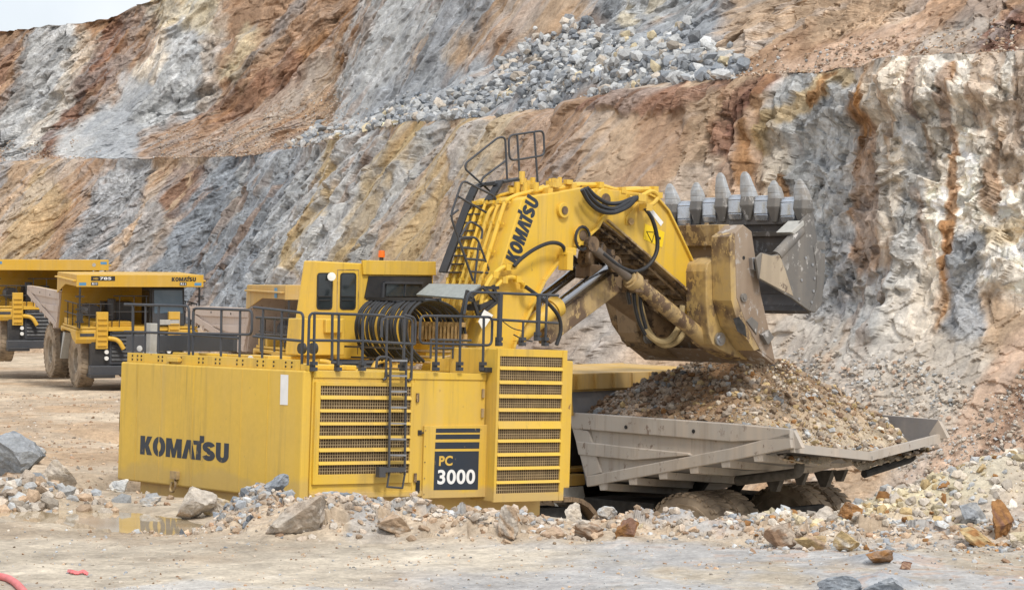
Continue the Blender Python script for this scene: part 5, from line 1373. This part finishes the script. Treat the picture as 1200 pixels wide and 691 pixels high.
    for s in (-1, 1): m.box((3.6, s * 3.02, 5.2), (7.3, s * 3.24, 5.27))
    can = m.build('canopy', M[can_m], body, .02)
    m = MB()
    for k in range(9): y = -2.7 + k * .675; m.box((3.6, y - .05, 5.20), (7.3, y + .05, 5.40)); m.box((3.42, y - .04, 5.07), (3.5, y + .04, 5.44))
    m.box((3.62, -2.95, 5.0), (3.9, 2.95, 5.39))
    m.build('canopy_rib', M[can_m], can)
    # front: deck, fenders, radiator, bumper, ladder column, cab
    m = MB(); m.box((4.2, -2.95, 2.93), (7.0, 2.95, 3.03)); m.box((4.3, -2.9, 3.03), (5.2, .3, 3.32)); m.box((5.6, -2.0, 3.03), (6.6, -.2, 3.25)); dk = m.build('front_deck', M[deck_m], t, .02)
    for s in (-1, 1):
        m = MB(); pf = [(3.9, 2.9), (7.02, 2.9), (7.02, 2.45), (6.9, 2.22), (6.2, 2.42), (5.8, 2.72), (4.2, 2.74), (3.9, 2.6)]
        m.prism([(x, s * 2.98, z) for x, z in pf], (0, -s * 1.05, 0)); fd = m.build('fender', M[deck_m], t, .06)
        m = MB(); m.frame((7.03, s * 2.45, 2.66), (.012, 0, 0), (0, .34, 0), (0, 0, .07)); m.build('fender_lamp', M['dark'] if s > 0 else M['slate'], fd)
        m = MB(); m.box((6.95, s * 1.75 - .28, 2.0), (7.15, s * 1.75 + .28, 3.75)); lc = m.build('ladder_column', M[deck_m], t, .02)
        for k in range(6):
            m = MB(); m.box((7.14, s * 1.75 - .22, 2.15 + k * .25), (7.22, s * 1.75 + .22, 2.19 + k * .25)); m.build('rung', M[deck_m], lc)
        m = MB(); m.box((6.45, s * 1.72 - .5, .75), (6.95, s * 1.72 + .5, 2.45)); m.box((6.3, s * 1.72 - .55, .62), (7.25, s * 1.72 + .6, .80)); m.build('step_unit', M['black'], t, .02)
        for dz in (0, .3): m = MB(); m.cyl((7.02, s * 1.52, 1.55 + dz), (7.14, s * 1.52, 1.55 + dz), .10, 12); m.build('headlight', M['lampglass'], t)
        m = MB(); m.tube(fillet([(7.1, s * 1.45, 2.5), (7.25, s * 1.0, 2.45), (7.3, s * .75, 2.0)], .3), .11, 10); m.build('grab_arm', M[deck_m], t, smooth=True)
        m = MB(); m.prism([(4.3, s * 2.85, 2.55), (3.9, s * 2.85, 2.6), (3.55, s * 2.9, 1.3), (3.62, s * 2.9, 1.25)], (0, -s * .8, 0)); m.build('mudflap', M['greyplate'], t)
        m = MB(); m.tube([(7.35, s * 2.9, 3.0), (7.35, s * 2.9, 5.35)], .05, 8)
        for z in (3.3, 3.9, 4.5): m.frame((7.35, s * 2.9, z), (.06, 0, 0), (0, .2, 0), (0, 0, .03))
        m.frame((7.38, s * 2.9, 3.5), (.05, 0, 0), (0, .14, 0), (0, 0, .24)); m.build('mirror_pole', M['black'], t)
        rl = MB()
        yy = (2.9, 2.35, 1.8, 1.25) if s < 0 else (2.9, 2.5)
        for y in yy: rl.tube([(6.98, s * y, 3.03), (6.98, s * y, 4.12)], .028, 6)
        for z in (3.6, 4.12): rl.tube([(6.98, s * yy[0], z), (6.98, s * yy[-1], z)], .028, 6); rl.tube([(6.98, s * yy[0], z), (4.4, s * yy[0], z)], .028, 6)
        for x in (5.0, 6.0): rl.tube([(x, s * 2.9, 3.03), (x, s * 2.9, 4.12)], .028, 6)
        rl.build('deck_rail', M['black'], t)
    rl = MB()
    for y in (-.9, -.2, .4): rl.tube([(7.0, y, 3.03), (7.0, y, 4.5)], .025, 6)
    for z in (3.75, 4.5): rl.tube([(7.0, -1.2, z), (7.0, .5, z)], .025, 6)
    rl.build('deck_rail', M['black'], t)
    m = MB(); m.box((6.6, -1.35, 1.25), (7.0, 1.35, 2.93)); ra = m.build('radiator', M['slate'], t, .02)
    m = MB()
    for k in range(8): z = 1.4 + k * .19; m.prism([(7.0, -1.25, z), (7.0, -1.25, z + .13), (7.06, -1.25, z + .03)], (0, 2.5, 0))
    m.build('louvres', M['black'], ra)
    m = MB(); m.box((6.8, -1.45, 2.84), (7.08, 1.45, 3.02)); m.build('hood_edge', M[deck_m], t, .01)
    m = MB(); m.box((6.7, -2.3, .75), (7.15, 2.3, 1.2)); m.build('bumper', M['slate'], t, .04)
    m = MB(); m.cyl((4.6, -1.9, 3.7), (6.1, -1.9, 3.7), .32, 14); m.cyl((5.9, -1.0, 3.3), (5.9, -1.0, 4.3), .2, 12); m.box((4.4, -1.2, 3.0), (5.4, .2, 4.1)); m.build('air_cleaner', M['slate'], t)
    m = MB(); m.box((4.85, .75, 3.03), (6.35, 2.45, 4.88)); m.prism([(6.35, .8, 3.05), (6.35, .8, 4.86), (6.48, .8, 4.86), (6.72, .8, 3.05)], (0, 1.6, 0)); cb = m.build('cab', M['slate'], t, .03)
    m = MB(); n_ = V3((1.81, 0, .24)).normalized(); q = [V3((6.70, .9, 3.65)), V3((6.70, 2.3, 3.65)), V3((6.56, 2.3, 4.75)), V3((6.56, .9, 4.75))]
    dx_ = -.06; q = [V3((6.72 - .24 * (p.z - 3.05) / 1.81 + .005, p.y, p.z)) for p in q]; m.prism(q, (.012, 0, 0)); m.build('windscreen', M['windscreen'], cb)
    for y in (2.452, .740): m = MB(); m.box((4.95, y, 3.9), (6.3, y + .008, 4.7)); m.build('side_window', M['glass'], cb)
    m = MB(); m.frame((7.1, 1.5, 3.25), (.1, 0, 0), (0, .5, 0), (0, 0, .12)); m.build('head_board', M['greyplate'], t, .02)
    if marks: marks(can)
    return t
def canopy_marks(full):
    def f(can):
        X = 7.424
        for s in (-1, 1):
            m = MB(); m.box((X - .002, s * 2.80 - .17, 5.02 if full else 5.28), (X + .006, s * 2.80 + .17, 5.16 if full else 5.42)); m.build('reflector', M['blue'], can)
        if full:
            lettering('LOGO', (X, 1.50, 5.22), (0, 1.2, 0), (0, 0, .20), .004, M['black'], can)
            m = MB(); m.box((X - .002, -2.4, 5.24), (X + .004, -1.25, 5.46)); pt = m.build('number_plate', M['black'], can)
            lettering('785', (X, -1.98, 5.29), (0, .55, 0), (0, 0, .13), .008, M['white'], pt)
            lettering('HD', (X, -2.28, 5.30), (0, .22, 0), (0, 0, .09), .008, M['decal_yellow'], pt)
            for y in (-2.4, 1.9):
                m = MB(); m.box((X - .002, y, 5.02), (X + .004, y + .34, 5.18)); pt = m.build('fleet_plate', M['navy'], can)
                lettering('R11', (X, y + .05, 5.05), (0, .24, 0), (0, 0, .10), .007, M['white'], pt)
        else:
            m = MB(); m.cyl((X - .01, 2.28, 5.25), (X + .006, 2.28, 5.25), .10, 14); m.build('fleet_plate', M['greyplate'], can)
    return f
# the truck being loaded
make_truck(LT, 'dusty grey dump truck heaped with rock under the shovel bucket', 'dump trucks in the quarry', ('body_grey', 'body_dark', 'yellow_truck_dusty', 'yellow_truck_dusty'), None, 'tyre')
P2 = tframe((-20.75, 120.4, CAMZ - 4.10), R(156), R(3.6))
make_truck(P2, 'yellow dump truck parked with lettered canopy left of the counterweight', 'dump trucks in the quarry', ('body_pale', 'yellow_truck', 'yellow_truck', 'yellow_truck'), canopy_marks(True), 'tyre')
P1 = tframe((-27.3, 135.4, CAMZ - 3.50), R(160), R(1.0))
make_truck(P1, 'yellow dump truck farthest back, cut off by the left edge of the photo', 'dump trucks in the quarry', ('body_pale', 'yellow_truck', 'yellow_truck', 'yellow_truck'), canopy_marks(False), 'tyre')
P3 = tframe((-9.9, 102.3, CAMZ - 4.95), R(151), R(1.5))
def marks3(can):
    m = MB(); m.box((6.3, -3.075, 5.0), (6.55, -3.055, 5.4)); m.build('reflector', M['blue'], can)
make_truck(P3, 'dump truck with a pinkish dusty body, mostly hidden behind the shovel cab', 'dump trucks in the quarry', ('body_pale', 'body_pale', 'yellow_truck_dusty', 'yellow_truck'), marks3, 'tyre')
# ------------------------------------------------------------------ the load: a heap of crushed rock in the truck body, running up to the bucket
nx_, ny_ = 230, 180
hx = np.linspace(-3.42, 3.5, nx_)[:, None] + np.zeros((1, ny_)); hy = np.linspace(-2.74, 2.74, ny_)[None, :] + np.zeros((nx_, 1))
def heap_h(x, y):
    a = 4.36 + .72 * (2.8 - np.abs(y) + .25 * fbm(x / 1.2, y / 1.2, 3, 401)); b = 3.70 + .78 * (x + 3.15 + .35 * fbm(x / 1.5 + 4, y / 1.1, 3, 402)) - .10 * np.abs(y) + .10 * np.maximum(y, 0); c = 4.62 + .60 * (3.55 - x)
    k = 5.0; h = -np.log(np.exp(-k * a) + np.exp(-k * b) + np.exp(-k * c) + np.exp(-k * 6.0)) / k
    h = np.maximum(h, 3.30 + .12 * np.abs(y))
    return h + .09 * fbm(x / .7, y / .7, 4, 403) + .05 * facets(x / .22, y / .22, 404, 1, .6)[0]
hz = heap_h(hx, hy)
loc = np.stack([hx, hy, hz], -1).reshape(-1, 3)
LTm = np.array(LT)
Wp = loc @ LTm[:3, :3].T + LTm[:3, 3]
hc = np.zeros((nx_, ny_, 3), np.float32) + np.array((.25, .17, .105), np.float32)
k1 = fbm(hx / 1.1, hy / 1.1, 4, 411); k2 = fbm(hx / .25, hy / .25, 3, 412)
for cc, mk in (((.36, .275, .19), sstep(.0, .35, k1) * .7), ((.30, .29, .28), sstep(.5, 1.5, hx + 2 * k1) * sstep(-.2, .2, hy + k1) * .55), ((.45, .39, .30), sstep(-1.0, -2.6, hx + k1) * .8), ((.27, .16, .085), sstep(.05, .3, -k1) * .6)):
    hc += (np.array(cc, np.float32) - hc) * mk[..., None].astype(np.float32)
hc *= np.clip(1 + .5 * k2, .5, 1.5)[..., None]
i = np.arange(nx_ - 1)[:, None] * ny_ + np.arange(ny_ - 1)[None, :]
F = np.stack([i, i + ny_, i + ny_ + 1, i + 1], -1).reshape(-1, 4)
load = np_mesh('crushed_rock', Wp, F, M['stone'], np.clip(hc, .03, .7).reshape(-1, 3))
tag(load, 'heap of crushed brown and grey rock filling the truck body', 'rock load', kind='stuff')
rs = np.random.RandomState(77); n = 14000
px_ = rs.uniform(-3.3, 3.4, n); py_ = rs.uniform(-2.7, 2.7, n); pz_ = heap_h(px_, py_)
sz = .010 + .13 * rs.rand(n) ** 10 + .018 * rs.rand(n)
cc = np.where((rs.rand(n) < sstep(1.0, -2.6, px_) * .8 + .15)[:, None], pick_cols(rs, n, ['cream', 'ochre', 'gtan', 'lgrey', 'tan', 'rust'], [.14, .2, .3, .08, .22, .06]), pick_cols(rs, n, ['brown', 'tan', 'gtan', 'grey', 'lgrey'], [.44, .26, .2, .06, .04]) * .72)
Pw = np.stack([px_, py_, pz_], -1) @ LTm[:3, :3].T + LTm[:3, 3]
o = stones('rock_fragments', Pw, sz, (cc * np.where(px_ > -.6, .78, .92)[:, None]).astype(np.float32), 78, PROTO1, .2); tag(o, 'broken stones scattered over the load in the truck', 'rock load', kind='stuff')
# stones spilling off the bucket edge
n = 420; t_ = rs.rand(n)
A = sp(909, 424, l=1.25); Bq = SO + SF * A.x + SL * A.y + SU * A.z
Pw = np.array([(Bq.x + .25 * rs.normal() * (.3 + q), Bq.y + .25 * rs.normal() * (.3 + q), Bq.z - .1 - .75 * q) for q in t_]) + np.array([(.10 + .35 * q, -.1 * q, .15) for q in t_])
o = stones('falling_stones', Pw, .02 + .07 * rs.rand(n) ** 3, pick_cols(rs, n, ['ochre', 'tan', 'gtan', 'cream', 'brown']), 79); tag(o, 'stones spilling from the bucket edge on to the load', 'rock load', kind='stuff')

# ------------------------------------------------------------------ boulders, each one a thing
BP = rock_protos(9, 4, 15, 11, .34, .70)
def boulder(u, v, wpx, hpx, colr, col2, label, cat='boulder', seed=0, grp='boulders along the berm', turn=None):
    x, y = gpix(u, v); s = y / FPX; w, h = wpx * s, hpx * s
    rs = np.random.RandomState(seed * 31 + 7)
    vv_, ff = BP[seed % len(BP)]
    P = (rot_mats(rs, 1, .35)[0] @ vv_.T).T
    P = P - (P.max(0) + P.min(0)) / 2; P = P / (P.max(0) - P.min(0))
    q = P * 9 + seed * 3.3
    nrm = P / np.linalg.norm(P, axis=1, keepdims=True)
    bumpn = .055 * fbm(q[:, 0] / 2 + q[:, 2] * .7, q[:, 1] / 2 - q[:, 2] * .6, 5, 500 + seed) + .03 * facets(q[:, 0] * .8 + q[:, 2] * .5, q[:, 1] * .8 + q[:, 2] * .6, 520 + seed)[0]
    P = P + nrm * bumpn[:, None]
    P = P * np.array((w, max(w * .75, h * .8), h * 1.12))
    k = fbm(q[:, 0] / 3 + q[:, 2] / 3, q[:, 1] / 3 - q[:, 2] / 4, 4, 540 + seed)
    c = np.array(C[colr] if isinstance(colr, str) else colr) + (np.array(C[col2]) - np.array(C[colr])) * sstep(-.05, .25, k)[:, None]
    c = np.clip(c * (1 + .35 * fbm(q[:, 0], q[:, 1] + q[:, 2], 3, 560 + seed))[:, None], .03, .7).astype(np.float32)
    P[:, 2] -= P[:, 2].min()
    o = np_mesh('boulder', P, ff, M['boulder'], c)
    o.location = (x, y + w * .25, gz(x, y + w * .25) - .10 * h - .01)
    tag(o, label, cat, grp)
    return o
BL = [
 (345, 627, 70, 46, 'dust', 'gtan', 'biggest grey brown boulder before the counterweight, right of the puddle'),
 (228, 608, 50, 38, 'dust', 'tan', 'pale tan boulder at the right end of the puddle, below the counterweight lettering'),
 (252, 603, 34, 24, 'ochre', 'dust', 'yellowish slab just behind the pale tan boulder at the puddle end'),
 (10, 560, 74, 52, 'grey', 'blue', 'largest blue grey boulder at the left edge of the photo'),
 (42, 543, 24, 22, 'lgrey', 'blue', 'small pale grey stone perched behind the left edge boulders'),
 (64, 573, 50, 36, 'dust', 'cream', 'cream coloured boulder right of the blue grey one at the left edge'),
 (18, 581, 54, 24, 'gtan', 'tan', 'flat tan boulder lying at the foot of the left edge pile'),
 (138, 576, 23, 15, 'lgrey', 'white', 'whitish stone beside the left bottom corner of the counterweight'),
 (176, 592, 24, 11, 'lgrey', 'dust', 'low pale stone half buried under the counterweight edge'),
 (321, 584, 32, 25, 'grey', 'blue', 'upright slate grey rock topping the heap before the counterweight'),
 (289, 585, 30, 14, 'blue', 'grey', 'dark slate slab lying left of the upright slate rock'),
 (302, 578, 14, 11, 'blue', 'grey', 'smallest slate chunk between the slab and the upright rock'),
 (397, 602, 44, 26, 'lgrey', 'blue', 'pale blue grey slab under the first grille'),
 (375, 588, 18, 11, 'blue', 'grey', 'dark grey chunk left of the pale slab under the first grille'),
 (436, 586, 22, 10, 'blue', 'grey', 'dark flat stone below the access ladder'),
 (462, 608, 42, 24, 'tan', 'dust', 'rounded tan clod under the access ladder'),
 (596, 628, 24, 36, 'dust', 'tan', 'upright tan rock under the tall cooler grille'),
 (648, 632, 30, 17, 'tan', 'pink', 'pinkish tan rock below the right corner of the tall grille'),
 (690, 629, 34, 22, 'brown', 'gtan', 'brown grey rock between the pinkish and the rust coloured rocks'),
 (672, 612, 20, 22, 'dust', 'cream', 'cream rock standing before the front wheel of the loaded truck'),
 (735, 634, 30, 26, 'rust', 'red', 'rust red rock on the berm under the body of the loaded truck'),
 (712, 616, 24, 16, 'lgrey', 'dust', 'pale grey rock behind the rust red rock on the berm'),
 (916, 644, 40, 30, 'gtan', 'brown', 'brown angular rock low on the heap below the rear wheels'),
 (950, 645, 36, 18, 'tan', 'ochre', 'tan slab right of the brown angular rock below the truck tail'),
 (992, 648, 32, 26, 'ochre', 'white', 'orange and white rock at the foot of the yellow heap'),
 (1000, 604, 34, 19, 'rust', 'brown', 'rust brown flat rock on top of the berm below the truck tail'),
 (965, 612, 26, 18, 'gtan', 'dust', 'grey tan rock left of the rust brown flat rock'),
 (1150, 640, 46, 23, 'ochre', 'rust', 'ochre rock at the lower right before the pale heap'),
 (1177, 626, 30, 42, 'rust', 'dred', 'tall dark rust rock at the right edge of the photo'),
 (1141, 612, 32, 26, 'grey', 'lgrey', 'grey rock behind the ochre rock at the lower right'),
 (1104, 566, 26, 12, 'white', 'lgrey', 'white slab high on the pale heap at the right'),
 (1195, 640, 22, 20, 'yel', 'cream', 'yellowish rock in the lower right corner beside the rust rock'),
 (1032, 664, 30, 17, 'brown', 'rust', 'brown crumbling rock on the small blue grey mound in the foreground'),
 (1062, 668, 16, 10, 'red', 'brown', 'small dark red stone right of the small blue grey mound'),
 (985, 690, 50, 18, 'blue', 'grey', 'blue grey clump at the bottom edge of the photo'),
 (1036, 691, 46, 16, 'grey', 'blue', 'grey clump at the bottom edge right of the blue grey clump'),
]
for k, (u, v, w, h, c1, c2, lb) in enumerate(BL):
    boulder(u, v, w, h, c1, c2, lb, seed=k + 1)

# ------------------------------------------------------------------ gravel nobody could count
rs = np.random.RandomState(99)
def scatter_line(pts, n, sd):
    P = np.array(pts, float); seg = np.hypot(*(P[1:] - P[:-1]).T); cs = np.concatenate([[0], np.cumsum(seg)]); t = rs.rand(n) * cs[-1]
    x = np.interp(t, cs, P[:, 0]); y = np.interp(t, cs, P[:, 1]); return x + rs.normal(0, sd, n), y + rs.normal(0, sd, n)
def gravel(name, x, y, smin, smax, pw, names, p, label, seed, protos=PROTO1):
    z = ground_z(x, y) + CAMZ
    o = stones(name, np.stack([x, y, z], -1), smin + (smax - smin) * rs.rand(len(x)) ** pw, pick_cols(rs, len(x), names, p, .22), seed, protos, .38)
    return tag(o, label, 'gravel', kind='stuff')
x, y = scatter_line(BERM[1:], 15000, .52)
keep = rs.rand(len(x)) < np.where(x > 1.2, .55, 1); x, y = x[keep], y[keep]
gravel('berm_gravel', x, y, .008, .12, 6.0, ['tan', 'gtan', 'dust', 'grey', 'lgrey', 'brown', 'rust'], [.29, .29, .19, .05, .09, .07, .02], 'broken stones along the earth berm before the machines', 101)
x, y = scatter_line([(4.4, 39.2), (6.5, 39.9), (9.5, 41), (12, 41.5)], 11000, 1.0)
gravel('heap_gravel', x, y, .010, .17, 9.0, ['cream', 'yel', 'dust', 'lgrey', 'ochre', 'rust', 'white'], [.2, .2, .22, .16, .1, .05, .07], 'pale and yellow stones on the heap at the right', 102)
x, y = scatter_line([(3.5, 36.6), (7, 36.2), (11, 36.0)], 2200, .8)
gravel('heap_foot_gravel', x, y, .008, .09, 5.0, ['gtan', 'rust', 'dust', 'lgrey', 'grey', 'brown'], [.25, .12, .2, .2, .15, .08], 'stones at the foot of the right heaps', 103)
x, y = scatter_line([(-8.6, 44.6), (-10, 45.0), (-12, 45.4)], 1800, .8)
gravel('left_pile_gravel', x, y, .015, .26, 4.5, ['lgrey', 'grey', 'dust', 'tan', 'gtan'], [.2, .06, .28, .24, .22], 'stones between the left edge boulders', 104)
x, y = scatter_line([(-4.6, 39.6), (-3.6, 39.2)], 900, .38)
gravel('slate_gravel', x, y, .015, .15, 3.6, ['grey', 'blue', 'lgrey', 'gtan'], None, 'slate chips heaped before the counterweight corner', 105)
n = 6000; y = rs.uniform(29.5, 40, n); x = (rs.rand(n) * 2 - 1) * .235 * y
gravel('ground_pebbles', x, y, .005, .04, 5, ['gtan', 'dust', 'tan', 'lgrey', 'brown', 'grey'], None, 'pebbles strewn over the trampled foreground', 106)
n = 4000; y = rs.uniform(44, 110, n); x = -rs.uniform(.14, .26, n) * y
gravel('haul_road_pebbles', x, y, .015, .11, 5.0, ['gtan', 'dust', 'tan', 'brown'], None, 'stones along the haul road on the left', 107)

# ------------------------------------------------------------------ small things in the foreground
def gp(u, v, dz=0.0):
    x, y = gpix(u, v); return V3((x, y, gz(x, y) + dz))
m = MB(); b0 = gp(10, 686); m.off = b0; m.tube(spline([gp(-60, 672, .04), gp(-20, 676, .04), gp(4, 680, .045), gp(16, 685, .045), gp(26, 693, .04), gp(34, 705, .04)], 8), .05, 10)
o = m.build('water_hose', M['hose_red'], None, smooth=True); o.location = b0; tag(o, 'faded red hose lying in the lower left corner', 'hose')
m = MB(); b0 = gp(90, 672); m.off = b0
pts = spline([gp(79, 670.5, .02), gp(84, 672.5, .04), (gp(91, 673, .025)), gp(97, 672.5, .04), gp(103, 673, .015)], 5)
for k, (a, b) in enumerate(zip(pts[:-1], pts[1:])): m.frame((a + b) / 2, (b - a) / 2, V3((0, .035 + .01 * (k % 3), .015)), V3((0, -.003, .006)))
o = m.build('plastic_strip', M['hose_red'], None); o.location = b0; tag(o, 'crumpled red strip lying on the mud in the foreground', 'litter')
